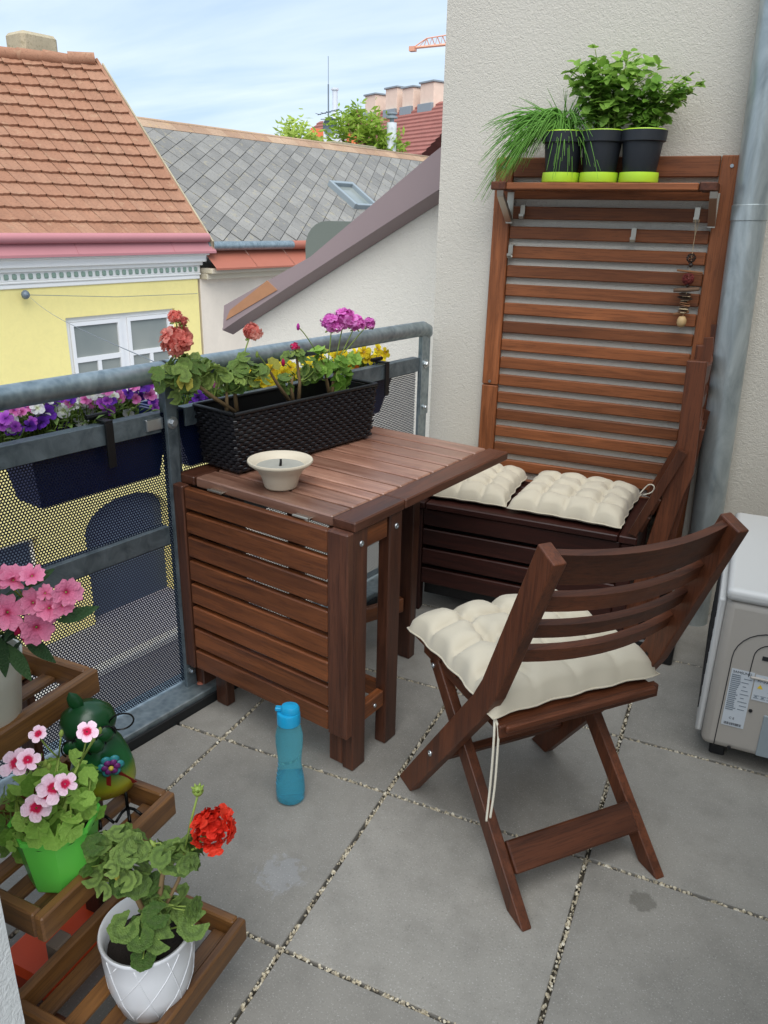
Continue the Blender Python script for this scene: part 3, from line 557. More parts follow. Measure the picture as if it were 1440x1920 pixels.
# ------------------------------------------------------------------ far roofs, trees, crane
dish = thing('satellite_dish', 'small dark satellite dish and aerial mast rising behind the slate ridge', 'antenna', FAR((616, 268), 25))
b = MB(); b.tube([(0, 0, 0), (0, 0, 1.5)], 0.02, 6); b.tube([(0, 0, 1.5), (0, 0, 2.2)], 0.008, 5); b.tube([(-0.4, 0.1, 0.75), (0.4, -0.1, 0.85)], 0.014, 5)
for i in range(5): b.tube([(-0.35+0.17*i, -0.12, 0.76+0.02*i), (-0.35+0.17*i, 0.18, 0.76+0.02*i)], 0.008, 4)
b.tube([(-0.25, 0, 0.62), (0.3, 0, 0.62)], 0.012, 5); b.build('mast', 'aerial', dish)
b = MB(); q = (CAM-FAR((616, 245), 25)).to_track_quat('Z', 'Y').to_matrix().to_4x4() @ Matrix.Rotation(R(35), 4, 'Y'); b.lathe([(0, 0), (0.14, 0.02), (0.24, 0.06), (0.26, 0.09), (0.24, 0.07), (0, 0.015)], 18, q); b.build('dish', 'aerial', dish, True, loc=(0, 0, 0.42))
bh = thing('brown_roof_house', 'distant house with a red-brown tiled roof and row of pale chimneys', 'house', FAR((760, 330), 34))
o0 = V(bh.location); rl_, rr_ = FAR((600, 243), 41)-o0, FAR((900, 158), 32)-o0; zr = (rl_.z+rr_.z)/2
rl_.z = rr_.z = zr; dd = (rr_-rl_).normalized(); out = V((dd.y, -dd.x, 0)); out = out if out.dot(CAM-o0) > 0 else -out
e0, e1 = rl_+out*5.0-V((0, 0, 4.2)), rr_+out*5.0-V((0, 0, 4.2)); bk = -out*5.0-V((0, 0, 4.2))
NRW = 26; b = MB()
for i in range(NRW):
    f0, f1 = i/NRW, (i+1)/NRW; p0_, p1_ = e0.lerp(rl_, f0), e1.lerp(rr_, f0); p2_, p3_ = e1.lerp(rr_, f1), e0.lerp(rl_, f1); lift = V((0, 0, 0.06))
    b.add([p0_, p1_, p1_+lift, p0_+lift, p2_, p3_], [(0, 1, 2, 3), (3, 2, 4, 5)])
b.add([rl_, rr_, rr_+bk, rl_+bk], [(0, 1, 2, 3)]); ro = b.build('roof', 'brown_roof', bh)
b = MB(); w0_, w1_ = e0+out*-0.4, e1+out*-0.4; b.add([w0_, w1_, w1_-V((0, 0, 9)), w0_-V((0, 0, 9))], [(0, 1, 2, 3)]); b.build('wall', 'plaster_pink', bh)
for px, w, hh in ((705, 0.40, 0.75), (744, 0.40, 0.85), (776, 0.36, 0.75), (812, 0.42, 0.80)):
    f = (px-600)/300.0; p = None
    best = min((i/200 for i in range(201)), key=lambda f: abs((lambda d: 720+FPX*d.dot(CR)/d.dot(CF))(o0+rl_.lerp(rr_, f)-CAM)-px)); p = rl_.lerp(rr_, best)
    m4 = Matrix.Translation(p-V((0, 0, 0.35))) @ Matrix.Rotation(math.atan2(dd.y, dd.x), 4, 'Z'); b = MB(); b.cbox((-w, -0.3, 0), (w, 0.3, hh+0.2), 0.01); cm = b.build('chimney', 'brick_pale', ro, mtx=m4)
    b = MB(); b.cbox((-w-0.05, -0.36, hh+0.203), (w+0.05, 0.36, hh+0.27), 0.01); b.build('chimney_cap', 'lead_grey', bh, mtx=m4); b = MB(); b.cbox((-w-0.02, -0.42, 0), (w+0.02, -0.302, 0.30), 0.01); b.build('chimney_flashing', 'lead_grey', bh, mtx=m4)
b = MB(); pa, pb = FAR((560, 262), 30), FAR((650, 275), 29); b.add([pa-V((0, 0, 1.5)), pb-V((0, 0, 1.2)), pb+V((-.2, 1.2, 0.5)), pa+V((-.2, 1.2, 0.5)), pa+V((-.4, 3, -1.5)), pb+V((-.4, 3, -1.2))], [(0, 1, 2, 3), (3, 2, 5, 4)]); 
oh = thing('orange_roof_house', 'bit of bright orange tiled roof with a pale chimney between the two trees', 'house', pa-V((0, 0, 1.5))); r = b.build('roof', 'orange_roof', oh, loc=-(pa-V((0, 0, 1.5))))
b = MB(); b.cbox((-0.3, -0.3, 0), (0.3, 0.3, 0.9), 0.02); b.lathe([(0.09, 0.9), (0.09, 1.75), (0.13, 1.76), (0.13, 1.82), (0, 1.84)], 12); b.build('chimney', 'flue_white', oh, loc=FAR((628, 258), 30)-(pa-V((0, 0, 1.5)))-V((0, 0, .3)))
def tree(label, q0, d, boxes, n, seed):
    base = FAR(q0, d); tr = thing('rooftop_tree', label, 'tree', base, 0, 'trees behind the slate roof'); rg = random.Random(seed); b = MB(); tk = MB()
    pm = d/FPX
    for (px, py, rx, ry, k) in boxes:
        c0 = FAR((px, py), d)-base; tk.tube([(0, 0, -0.5), c0*0.5+V((0, 0.1, 0.1)), c0], [0.07, 0.04, 0.015], 6)
        for cl in range(max(3, k//9)):
            u = V((rg.gauss(0, 0.42), rg.gauss(0, 0.42), rg.gauss(0, 0.42))); cc = c0+CR*u.x*rx*pm+V((0, 0, 1))*u.z*ry*pm+V((0, 1, 0))*u.y*rx*pm
            for i in range(n):
                p = cc+V((rg.gauss(0, .13), rg.gauss(0, .13), rg.gauss(0, .13))); a = V((rg.gauss(0, 1), rg.gauss(0, 1), rg.gauss(0, .6))).normalized(); c_ = a.cross(V((rg.gauss(0, 1), rg.gauss(0, 1), rg.gauss(0, 1)))).normalized(); L = rg.uniform(.07, .14)
                b.add([p-a*L, p+c_*L*.32, p+a*L, p-c_*L*.32], [(0, 1, 2, 3)])
    b.build('crown', 'leaf_tree', tr); tk.build('trunk', 'stem_brown', tr, True)
tree('small pale green tree left of the satellite dish behind the roof ridge', (565, 290), 23, [(540, 238, 8, 20, 20), (555, 255, 24, 14, 50), (580, 250, 26, 18, 60), (598, 262, 18, 14, 40)], 26, 3)
tree('larger yellow-green tree right of the satellite dish in front of the brown roof', (690, 300), 23, [(668, 205, 9, 18, 25), (650, 232, 24, 20, 60), (675, 240, 36, 26, 120), (700, 252, 40, 22, 120), (730, 268, 26, 16, 70), (745, 278, 12, 10, 24), (640, 262, 12, 20, 30)], 26, 4)
cr_ = thing('tower_crane', 'orange tower crane jib far away in the sky beside the wall', 'crane', FAR((850, 300), 150)); o0 = V(cr_.location)
b = MB(); j0, j1 = FAR((774, 90), 150)-o0, FAR((900, 78), 150)-o0; jm = FAR((800, 72), 150)-o0; jn = FAR((900, 56), 150)-o0
b.tube([j0, j1], 0.22, 5); b.tube([j0, jm, jn], 0.10, 5)
for i in range(1, 12): p = j0.lerp(j1, i/12); q = jm.lerp(jn, max(0, (i-2)/10)); b.tube([p, q], 0.05, 4); b.tube([q, j0.lerp(j1, (i+1)/12)], 0.08, 4)
b.build('jib', 'crane_orange', cr_); b = MB(); b.box(j0-V((.5, .5, .5)), j0+V((.5, .5, .2))); b.build('counterweight', 'crane_orange', cr_); b = MB(); b.box(V((-0.6, -0.6, -40)), V((0.6, 0.6, 22))); b.build('mast', 'crane_orange', cr_, loc=j1+V((3, 0, 0)))

# ================================================================== furniture
TA = -0.1905
table = thing('gateleg_table', 'brown slatted gateleg table with its front leaf hanging down', 'table', (-0.7158, 0.1423, 0), TA)
W = 'wood_table'; Z = (0, 0, 1); TW = 0.62; zt = 0.697; th = 0.028
def slat(u0, u1, v0, v1): board(table, 'top_slat', (u0, (v0+v1)/2, zt), (u1, (v0+v1)/2, zt), v1-v0, th, Z, 'wood_table_top_sheen')
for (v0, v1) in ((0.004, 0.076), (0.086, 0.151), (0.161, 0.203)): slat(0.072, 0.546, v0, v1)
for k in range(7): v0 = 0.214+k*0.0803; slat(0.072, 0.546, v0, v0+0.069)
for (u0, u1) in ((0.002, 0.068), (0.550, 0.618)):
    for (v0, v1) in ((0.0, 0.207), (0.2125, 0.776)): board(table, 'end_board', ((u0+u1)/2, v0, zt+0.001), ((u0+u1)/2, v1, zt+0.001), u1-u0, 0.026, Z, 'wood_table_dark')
# hanging leaf
vL = -0.018
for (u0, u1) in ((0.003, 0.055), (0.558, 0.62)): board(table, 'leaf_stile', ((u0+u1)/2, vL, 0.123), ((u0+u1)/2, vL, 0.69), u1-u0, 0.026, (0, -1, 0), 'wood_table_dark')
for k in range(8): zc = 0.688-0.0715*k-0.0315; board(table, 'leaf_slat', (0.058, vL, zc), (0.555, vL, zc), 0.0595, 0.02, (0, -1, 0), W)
for u in (0.16, 0.46): 
    b = MB(); b.cbox((u-0.025, -0.008, 0.690), (u+0.025, 0.012, 0.6935), 0.001); b.tube([(u-0.025, -0.011, 0.692), (u+0.025, -0.011, 0.692)], 0.0035, 8); b.build('hinge', 'nickel', table)
# fixed frame and gate legs
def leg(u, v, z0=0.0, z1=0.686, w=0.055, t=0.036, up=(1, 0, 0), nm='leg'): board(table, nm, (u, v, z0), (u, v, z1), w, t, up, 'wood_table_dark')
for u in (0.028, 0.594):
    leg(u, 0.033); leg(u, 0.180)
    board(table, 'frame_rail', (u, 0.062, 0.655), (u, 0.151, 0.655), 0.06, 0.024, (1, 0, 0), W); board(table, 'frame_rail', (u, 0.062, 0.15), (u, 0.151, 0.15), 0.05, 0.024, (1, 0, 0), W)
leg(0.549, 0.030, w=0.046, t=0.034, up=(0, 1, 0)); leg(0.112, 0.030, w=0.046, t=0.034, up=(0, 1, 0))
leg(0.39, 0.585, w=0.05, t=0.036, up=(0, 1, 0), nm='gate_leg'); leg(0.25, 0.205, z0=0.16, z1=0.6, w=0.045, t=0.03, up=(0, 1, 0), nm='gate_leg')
for z in (0.20, 0.63): board(table, 'gate_rail', (0.26, 0.225, z), (0.385, 0.562, z), 0.05, 0.022, (1, -0.4, 0), W)
for z in (0.15, 0.66): board(table, 'long_rail', (0.046, 0.18, z), (0.576, 0.18, z), 0.05, 0.02, (0, 1, 0), W)
for (u, v, z) in ((0.6125, 0.033, 0.648), (0.6125, 0.180, 0.648)): screw(table, (u, v, z), (1, 0, 0), 0.008)
screw(table, (0.607, 0.108, 0.15), (1, 0, 0), 0.006)
# ---------------- slatted wall panel
PXL, PXR = -0.252, 0.551
pan = thing('wall_panel', 'tall brown slatted wooden panel mounted against the stucco wall', 'panel', (0.15, 1.416, 0)); W = 'wood_panel'
def pb(name, x0, x1, z0, z1, y=0.0, t=0.022, up=(0, -1, 0), vert=False, mt=None):
    if vert: return board(pan, name, ((x0+x1)/2-0.15, y, z0), ((x0+x1)/2-0.15, y, z1), x1-x0, t, up, mt or W)
    return board(pan, name, (x0-0.15, y, (z0+z1)/2), (x1-0.15, y, (z0+z1)/2), z1-z0, t, up, mt or W)
for x0, x1 in ((PXL, PXL+0.062), (PXR-0.066, PXR)): pb('stile', x0, x1, 0.0, 0.785, vert=True); pb('stile', x0, x1, 0.788, 1.586, vert=True)
pb('top_rail', PXL+0.064, PXR-0.068, 1.522, 1.585)
for k in range(-2, 14): zt_ = 1.361-0.0665*k; pb('slat', PXL+0.0635, PXR-0.0675, zt_-0.042, zt_, y=0.004, t=0.018)
pb('bottom_rail', PXL+0.064, PXR-0.068, 0.36, 0.425); pb('bottom_rail', PXL+0.064, PXR-0.068, 0.03, 0.09)
for x, z in ((PXL+0.03, 0.80), (PXR-0.033, 1.555), (PXL+0.03, 1.555), (PXR-0.033, 0.80)): screw(pan, (x-0.15, -0.0112, z), (0, -1, 0), 0.006)
# ---------------- shelf with brackets
sh = thing('wall_shelf', 'narrow wooden shelf on metal brackets across the top of the slatted panel', 'shelf', (0.14, 1.32, 1.475))
board(sh, 'shelf_board', (-0.305, -0.036, 0.0125), (0.300, -0.036, 0.0125), 0.07, 0.022, Z, 'wood_panel'); board(sh, 'shelf_board', (-0.305, 0.038, 0.0125), (0.300, 0.038, 0.0125), 0.07, 0.022, Z, 'wood_panel')
for x in (-0.332, 0.328): board(sh, 'end_board', (x, -0.072, 0.0135), (x, 0.072, 0.0135), 0.052, 0.026, Z, 'wood_chair')
for x in (-0.325, 0.346):
    b = MB(); b.add([(x-.011, -0.068, -0.001), (x+.011, -0.068, -0.001), (x+.011, -0.064, -0.02), (x-.011, -0.064, -0.02), (x-.011, 0.055, -0.10), (x+.011, 0.055, -0.10), (x+.011, 0.066, -0.085), (x-.011, 0.066, -0.085)], [(3, 2, 1, 0), (2, 3, 4, 5), (4, 7, 6, 5), (7, 0, 1, 6), (0, 7, 4, 3), (1, 2, 5, 6)]); b.cbox((x-.012, 0.064, -0.105), (x+.012, 0.0665, -0.001), 0.0008); b.build('bracket', 'nickel', sh)
# ---------------- hooks on the slats
for i, (x, z, lb) in enumerate(((-0.142, 1.4285, 'metal hook on the slatted panel just inside the left shelf bracket'), (0.437, 1.4285, 'metal hook on the slatted panel holding the driftwood chime'), (0.246, 1.362, 'metal hook alone in the middle of the slatted panel'), (-0.175, 1.2955, 'lowest metal hook at the left edge of the slatted panel'))):
    b = MB(); pr = [(0.016, -0.016), (0.016, 0.002), (-0.012, 0.002), (-0.012, -0.034), (-0.016, -0.041), (-0.024, -0.041), (-0.028, -0.034), (-0.028, -0.026)]; w = 0.008
    for (a, c_) in zip(pr, pr[1:]):
        d = V((0, c_[0]-a[0], c_[1]-a[1])); n_ = V((0, -d.z, d.y)).normalized()*0.0011
        p = [V((s_*w, q_[0], q_[1]))+n_*k_ for k_ in (-1, 1) for q_ in (a, c_) for s_ in (-1, 1)]
        b.add(p, [(0, 1, 3, 2), (4, 6, 7, 5), (0, 4, 5, 1), (2, 3, 7, 6), (0, 2, 6, 4), (1, 5, 7, 3)])
    tag(b.build('slat_hook', 'nickel', loc=(x, 1.409, z)), lb, 'hook', 'hooks on the slatted panel')
# ---------------- storage bench
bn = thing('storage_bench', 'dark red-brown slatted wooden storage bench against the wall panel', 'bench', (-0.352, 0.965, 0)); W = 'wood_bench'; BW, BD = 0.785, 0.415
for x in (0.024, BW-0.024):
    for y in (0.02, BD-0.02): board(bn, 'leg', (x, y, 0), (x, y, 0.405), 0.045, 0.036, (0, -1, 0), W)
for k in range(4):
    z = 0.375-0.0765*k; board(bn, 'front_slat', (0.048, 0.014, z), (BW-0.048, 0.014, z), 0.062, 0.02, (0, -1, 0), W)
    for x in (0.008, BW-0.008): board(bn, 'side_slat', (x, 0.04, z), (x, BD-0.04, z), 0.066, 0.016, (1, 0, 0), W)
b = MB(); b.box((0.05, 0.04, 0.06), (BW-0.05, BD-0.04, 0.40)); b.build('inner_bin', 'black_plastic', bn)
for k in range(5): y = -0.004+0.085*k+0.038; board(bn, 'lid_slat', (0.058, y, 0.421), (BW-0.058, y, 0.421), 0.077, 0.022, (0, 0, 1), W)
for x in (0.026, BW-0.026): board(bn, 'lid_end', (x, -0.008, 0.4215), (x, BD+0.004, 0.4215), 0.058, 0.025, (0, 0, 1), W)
# ---------------- seat cushions
def soft(pts, it=2):
    pts = [V(p) for p in pts]
    for _ in range(it): pts = [pts[0]]+[q for a, c_ in zip(pts, pts[1:]) for q in (a.lerp(c_, .25), a.lerp(c_, .75))]+[pts[-1]]
    return pts
def cushion(name, label, group, w, d, h, mtx, nx, ny, seed, ties=(), tufts=True):
    rg = random.Random(seed); root = thing(name, label, 'cushion', mtx.translation, mtx.to_euler().z, group)
    tl = mtx.to_euler(); root.rotation_euler = tl
    tf = [((i+1)/nx*2-1, (j+1)/ny*2-1) for i in range(nx-1) for j in range(ny-1)]; N = 44
    ph = [rg.uniform(0, 6.28) for _ in range(8)]
    def fn(u, v, sgn):
        x, y = u*2-1, v*2-1
        ex = max(0, 1-abs(x)**5); ey = max(0, 1-abs(y)**5); bulge = (ex*ey)**0.34
        dent = 0
        for (a, c_) in tf:
            dx, dy = (x-a)*w/2, (y-c_)*d/2; r2 = dx*dx+dy*dy; dent += 0.70*math.exp(-r2/(0.019**2))
        cre = 0
        for (a, c_) in tf:      # soft folds along the tuft lines
            cre = max(cre, 0.5*math.exp(-abs((x-a)*w/2/0.012)**1.2)*(0.75+0.35*math.sin(y*9+ph[6])), 0.5*math.exp(-abs((y-c_)*d/2/0.012)**1.2)*(0.75+0.35*math.sin(x*9+ph[7])))
        zt_ = h*bulge*(1-min(0.92, max(dent, cre))) if sgn > 0 else -h*0.22*bulge
        if sgn > 0: zt_ += 0.0016*math.sin(x*17+ph[0]+3*math.sin(y*5+ph[1]))*bulge+0.0013*math.sin(y*21+ph[2]+2*math.sin(x*7+ph[3]))*bulge
        pin = 1-0.045*(1-abs(y)**2)*(abs(x)**4) ; piny = 1-0.045*(1-abs(x)**2)*(abs(y)**4)
        wob = 0.003*math.sin(y*14+ph[4])*abs(x)**6; wob2 = 0.003*math.sin(x*14+ph[5])*abs(y)**6
        return V((x*w/2*pin+wob, y*d/2*piny+wob2, zt_+h*0.22))
    b = MB(); b.grid(N, N, lambda u, v: fn(u, v, 1)); b.grid(N, N, lambda u, v: fn(1-u, v, -1)); b.build('cover', 'cushion', root, True)
    b = MB(); pts = [fn(i/20, 0, -1) for i in range(21)]+[fn(1, i/20, -1) for i in range(1, 21)]+[fn(1-i/20, 1, -1) for i in range(1, 21)]+[fn(0, 1-i/20, -1) for i in range(1, 21)]
    b.tube(pts, 0.0022, 6); b.build('piping', 'cushion', root, True)
    for tp in ties: b = MB(); b.tube(soft(tp), 0.0026, 6); b.build('tie_cord', 'cord_cream', root, True)
    return root
zb = 0.437
cushion('seat_cushion', 'left cream tufted cushion on the storage bench, partly under the table', 'cream tufted seat cushions', 0.36, 0.375, 0.058, Matrix.Translation((-0.205, 1.185, zb)) @ Matrix.Rotation(R(3), 4, 'Z'), 4, 4, 1)
cushion('seat_cushion', 'right cream tufted cushion on the storage bench with a loop tie', 'cream tufted seat cushions', 0.385, 0.38, 0.064, Matrix.Translation((0.195, 1.178, zb)) @ Matrix.Rotation(R(-2), 4, 'Z'), 4, 4, 2,
        ties=[[(0.183, 0.185, 0.012), (0.20, 0.20, 0.04), (0.215, 0.195, 0.06), (0.235, 0.19, 0.055), (0.23, 0.19, 0.03), (0.20, 0.188, 0.016)]])
# ---------------- folding chairs
def arcboard(parent, name, half, h, t, sag, z, d, tilt, mt):      # backrest slat bowed away from the sitter
    b = MB(); n = 12; m4 = Matrix.Translation((0, d, z)) @ Matrix.Rotation(tilt, 4, 'X')
    vs = []
    for i in range(n+1):
        x = -half+2*half*i/n; y = -sag*(1-(x/half)**2)
        for (yy, zz_) in ((-t/2, -h/2), (t/2, -h/2), (t/2, h/2), (-t/2, h/2)): vs.append(V((x, y+yy, zz_)))
    fs = [(0, 1, 2, 3), (4*n+3, 4*n+2, 4*n+1, 4*n)]
    for i in range(n):
        for k in range(4): fs.append((4*i+k, 4*i+4+k, 4*i+4+(k+1) % 4, 4*i+(k+1) % 4))
    b.add(vs, fs); return b.build(name, mt, parent, mtx=m4)
def offs(pts, w):     # ribbon polygon round a polyline in (d, z)
    L_, R_ = [], []
    for i, p in enumerate(pts):
        a, c_ = V(pts[max(i-1, 0)]), V(pts[min(i+1, len(pts)-1)]); d = (c_-a).normalized(); n_ = V((-d.y, d.x))*w/2
        if 0 < i < len(pts)-1:
            d0 = (V(p)-a).normalized(); n0 = V((-d0.y, d0.x)); n_ = n_/max(0.5, n_.normalized().dot(n0))
        L_.append(V(p)+n_); R_.append(V(p)-n_)
    return [tuple(q) for q in L_+R_[::-1]]
YZX = Matrix(((0, 0, 1, 0), (1, 0, 0, 0), (0, 1, 0, 0), (0, 0, 0, 1)))   # polygon (y, z) extruded in x
def side(parent, name, pts, w, x0, x1, mt, cut=True):
    poly = offs(pts, w)
    b = MB(); b.prism(poly, x0, x1, YZX); o = b.build(name, mt, parent); md = o.modifiers.new('bevel', 'BEVEL'); md.width = 0.0025; md.segments = 2; md.limit_method = 'ANGLE'; return o
CHW = 'wood_chair'
ch = thing('folding_chair', 'brown wooden folding chair standing open on the paving in the foreground', 'chair', (0.359, 0.0523, 0), math.atan2(0.7477, 0.664), 'brown folding chairs')
# local x = lateral (right in the photograph), local y = forward
PF, PBn, PT = (0.240, 0.012), (-0.112, 0.492), (-0.258, 0.853)
for sx in (-1, 1):
    pl = offs([(0.262, -0.02), (-0.075, 0.442), (-0.108, 0.50), (-0.250, 0.853)], 0.054); pl = clip([p for p in pl], V((0, 0.0, 0)), V((0, 1, 0)))
    b = MB(); b.prism(pl, 0.193*sx if sx > 0 else -0.221, 0.221 if sx > 0 else -0.193, YZX); o = b.build('back_post', 'wood_chair_post', ch); md = o.modifiers.new('bevel', 'BEVEL'); md.width = 0.003; md.segments = 2; md.limit_method = 'ANGLE'
    pl = clip(offs([(0.185, 0.405), (-0.25, -0.02)], 0.042), V((0, 0.0, 0)), V((0, 1, 0)))
    b = MB(); b.prism(pl, 0.165 if sx > 0 else -0.190, 0.190 if sx > 0 else -0.165, YZX); o = b.build('cross_leg', 'wood_chair_post', ch); md = o.modifiers.new('bevel', 'BEVEL'); md.width = 0.003; md.segments = 2; md.limit_method = 'ANGLE'
    board(ch, 'seat_rail', (sx*0.172, -0.10, 0.396), (sx*0.172, 0.245, 0.398), 0.03, 0.022, (1, 0, 0), CHW)
    screw(ch, (sx*0.2215, 0.115, 0.19), (sx, 0, 0), 0.008); screw(ch, (sx*0.1905, 0.178, 0.387), (sx, 0, 0), 0.007)
    pl = offs([(-0.03, 0.385), (-0.075, 0.445), (-0.100, 0.49)], 0.008); b = MB(); b.prism(pl, 0.1925 if sx > 0 else -0.1945, 0.1945 if sx > 0 else -0.1925, YZX); b.build('slot', 'black_plastic', ch)
tl_ = math.atan2(-0.142, 0.353)*-1
for (f, h) in ((0.93, 0.072), (0.70, 0.040), (0.50, 0.036), (0.31, 0.036)):
    arcboard(ch, 'back_slat', 0.193, h, 0.016, 0.028, 0.50+0.353*f-0.012, -0.108-0.142*f+0.012, tl_*0.95, CHW)
for k in range(6):
    y = -0.115+0.0735*k; board(ch, 'seat_slat', (-0.192, y, 0.420), (0.192, y, 0.420), 0.060, 0.017, Z, CHW)
board(ch, 'seat_slat', (-0.205, -0.128, 0.413), (0.205, -0.128, 0.413), 0.032, 0.02, (0, -1, 0), CHW)
board(ch, 'rear_stretcher', (-0.164, -0.158, 0.097), (0.164, -0.158, 0.097), 0.068, 0.02, (0, -0.68, 0.7), CHW)
board(ch, 'front_stretcher', (-0.192, 0.165, 0.128), (0.192, 0.165, 0.128), 0.03, 0.02, (0, 0.8, 0.55), CHW)
cm4 = Matrix.Translation((0.359, 0.0523, 0.4285)) @ Matrix.Rotation(math.atan2(0.7477, 0.664), 4, 'Z') @ Matrix.Translation((0.0, 0.075, 0))
cushion('seat_cushion', 'cream tufted cushion tied to the seat of the foreground chair', 'cream tufted seat cushions', 0.43, 0.40, 0.070, cm4, 4, 4, 5,
        ties=[[(-0.205, -0.19, 0.012), (-0.212, -0.205, -0.01), (-0.214, -0.21, -0.08), (-0.216, -0.212, -0.16), (-0.222, -0.218, -0.225)], [(-0.205, -0.19, 0.012), (-0.203, -0.207, -0.008), (-0.205, -0.212, -0.07), (-0.207, -0.216, -0.15), (-0.216, -0.222, -0.215)]])
# second chair, folded and leaning between the bench and the downpipe: lateral axis along +y
fc = thing('folding_chair', 'folded brown wooden chair leaning upright between bench and downpipe', 'chair', (0.47, 1.175, 0.075), R(90), 'brown folding chairs')
# local x = world y (lateral), local y = -world x
def fx(x): return -(x-0.47)
for sx in (-1, 1):
    x0, x1 = (0.165, 0.193) if sx > 0 else (-0.193, -0.165)
    pts = [(fx(0.440), 0.0), (fx(0.522), 0.52), (fx(0.540), 0.59), (fx(0.528), 0.93)]
    b = MB(); b.prism(offs(pts, 0.057), x0, x1, YZX); o = b.build('back_post', 'wood_chair_post', fc); md = o.modifiers.new('bevel', 'BEVEL'); md.width = 0.003; md.segments = 2; md.limit_method = 'ANGLE'
    pts = [(fx(0.55), 0.93), (fx(0.552), 0.965), (fx(0.548), 0.998)]; b = MB(); b.prism(offs(pts, 0.026), x0+0.003, x1-0.003, YZX); b.build('post_horn', 'wood_chair_post', fc)
    b = MB(); b.prism(offs([(fx(0.56), 0.72), (fx(0.50), 0.05)], 0.036), (0.138 if sx > 0 else -0.16), (0.16 if sx > 0 else -0.138), YZX); b.build('cross_leg', 'wood_chair_post', fc)
    b = MB(); b.prism(offs([(fx(0.530), 0.66), (fx(0.418), 0.37)], 0.026), (0.196 if sx > 0 else -0.219), (0.219 if sx > 0 else -0.196), YZX); b.build('seat_rail', 'wood_chair_post', fc)
for k in range(4): z = 0.62+0.085*k; arcboard(fc, 'back_slat', 0.165, 0.038 if k < 3 else 0.06, 0.016, 0.012, z, fx(0.542), R(3), CHW)
for k in range(5): f = k/4; board(fc, 'seat_slat', (-0.192, fx(0.548-0.10*f), 0.66-0.26*f), (0.192, fx(0.548-0.10*f), 0.66-0.26*f), 0.058, 0.016, (0, 0.93, 0.36), CHW)
b = MB(); b.cbox((0.445, 0.97, 0.001), (0.60, 1.385, 0.074), 0.006); tag(b.build('black_storage_box', 'black_plastic'), 'low black box under the folded chair beside the bench', 'box')
# ---------------- galvanised downpipe
dp = thing('downpipe', 'thick galvanised downpipe running down the wall beside the panel', 'pipe', (0.636, 1.355, 0))
b = MB(); b.lathe([(0.052, -0.02), (0.052, 1.0), (0.052, 1.385), (0.052, 1.394), (0.0545, 1.396), (0.0545, 1.44), (0.052, 1.442), (0.052, 1.452), (0.052, 2.0), (0.052, 3.0)], 36); b.build('pipe', 'zinc_pipe', dp, True, 40, mtx=Matrix.Rotation(R(-1.8), 4, 'Y') @ Matrix.Translation((0.002, 0, 0)))
b = MB(); b.lathe([(0.054, 2.2), (0.056, 2.2), (0.056, 2.235), (0.054, 2.235)], 28); b.cbox((-0.01, 0.05, 2.205), (0.01, 0.078, 2.23), 0.001); b.build('pipe_clamp', 'galvanised_dull', dp)
# ---------------- outdoor air conditioner
ac = thing('air_conditioner', 'beige and white outdoor air conditioner unit with rating stickers at the right edge', 'air conditioner', (0.70, 0.50, 0))
def rbox(name, mt, lo, hi, r, seg=4):
    b = MB(); b.box(lo, hi); o = b.build(name, mt, ac, True, 35); md = o.modifiers.new('bevel', 'BEVEL'); md.width = r; md.segments = seg; return o
body = rbox('body', 'ac_beige', (0.012, 0, 0.05), (0.30, 0.62, 0.49), 0.022)
rbox('top_cover', 'ac_white', (0.008, -0.006, 0.487), (0.306, 0.626, 0.522), 0.014)
rbox('fan_panel', 'ac_white', (-0.006, 0.02, 0.075), (0.012, 0.615, 0.48), 0.006, 2)
for k in range(9): b = MB(); b.box((-0.0085, 0.05, 0.13+0.035*k), (-0.0055, 0.58, 0.145+0.035*k)); b.build('grille_slot', 'ac_dark', ac)
for (x, y) in ((0.03, 0.06), (0.03, 0.54), (0.25, 0.06), (0.25, 0.54)): b = MB(); b.cbox((x+0.01, y-0.02, 0.001), (x+0.05, y+0.03, 0.05), 0.004); b.build('foot', 'ac_dark', ac)
def acline(pts, r, mt, name): b = MB(); b.tube([(p[0], -0.0008, p[1]) for p in pts], r, 5); b.build(name, mt, ac)
acline([(0.047, 0.055), (0.049, 0.33)]+[(0.049+0.085-0.085*math.cos(a), 0.33+0.085*math.sin(a)) for a in [i*math.pi/2/7 for i in range(1, 8)]]+[(0.285, 0.415)], 0.0013, 'ac_dark', 'panel_seam')
acline([(0.096, 0.285), (0.098, 0.345)]+[(0.098+0.04-0.04*math.cos(a), 0.345+0.04*math.sin(a)) for a in [i*math.pi/2/6 for i in range(1, 7)]]+[(0.285, 0.385)], 0.0013, 'ac_dark', 'panel_seam')
b = MB(); b.cbox((0.10, -0.006, 0.283), (0.285, 0.0, 0.29), 0.002); b.build('handle_ledge', 'ac_beige', ac)
b = MB(); b.cbox((0.118, -0.002, 0.34), (0.24, -0.0005, 0.352), 0.0005); b.build('handle_recess', 'ac_dark', ac)
b = MB(); b.cbox((0.150, -0.004, 0.06), (0.285, 0.0, 0.185), 0.0015); b.build('valve_cover', 'lead_grey', ac)
for (x, z) in ((0.085, 0.062), (0.117, 0.188)): screw(ac, (x, -0.0005, z), (0, -1, 0), 0.005, 'ac_dark')
st = MB(); st.box((0.0, -0.0006, 0.0), (0.055, 0, 0.172)); s1 = st.build('rating_sticker', 'sticker', ac, loc=(0.054, -0.0008, 0.128))
st = MB(); st.box((0.0, -0.0006, 0.0), (0.12, 0, 0.075)); s2 = st.build('refrigerant_sticker', 'sticker', ac, loc=(0.112, -0.0008, 0.222))
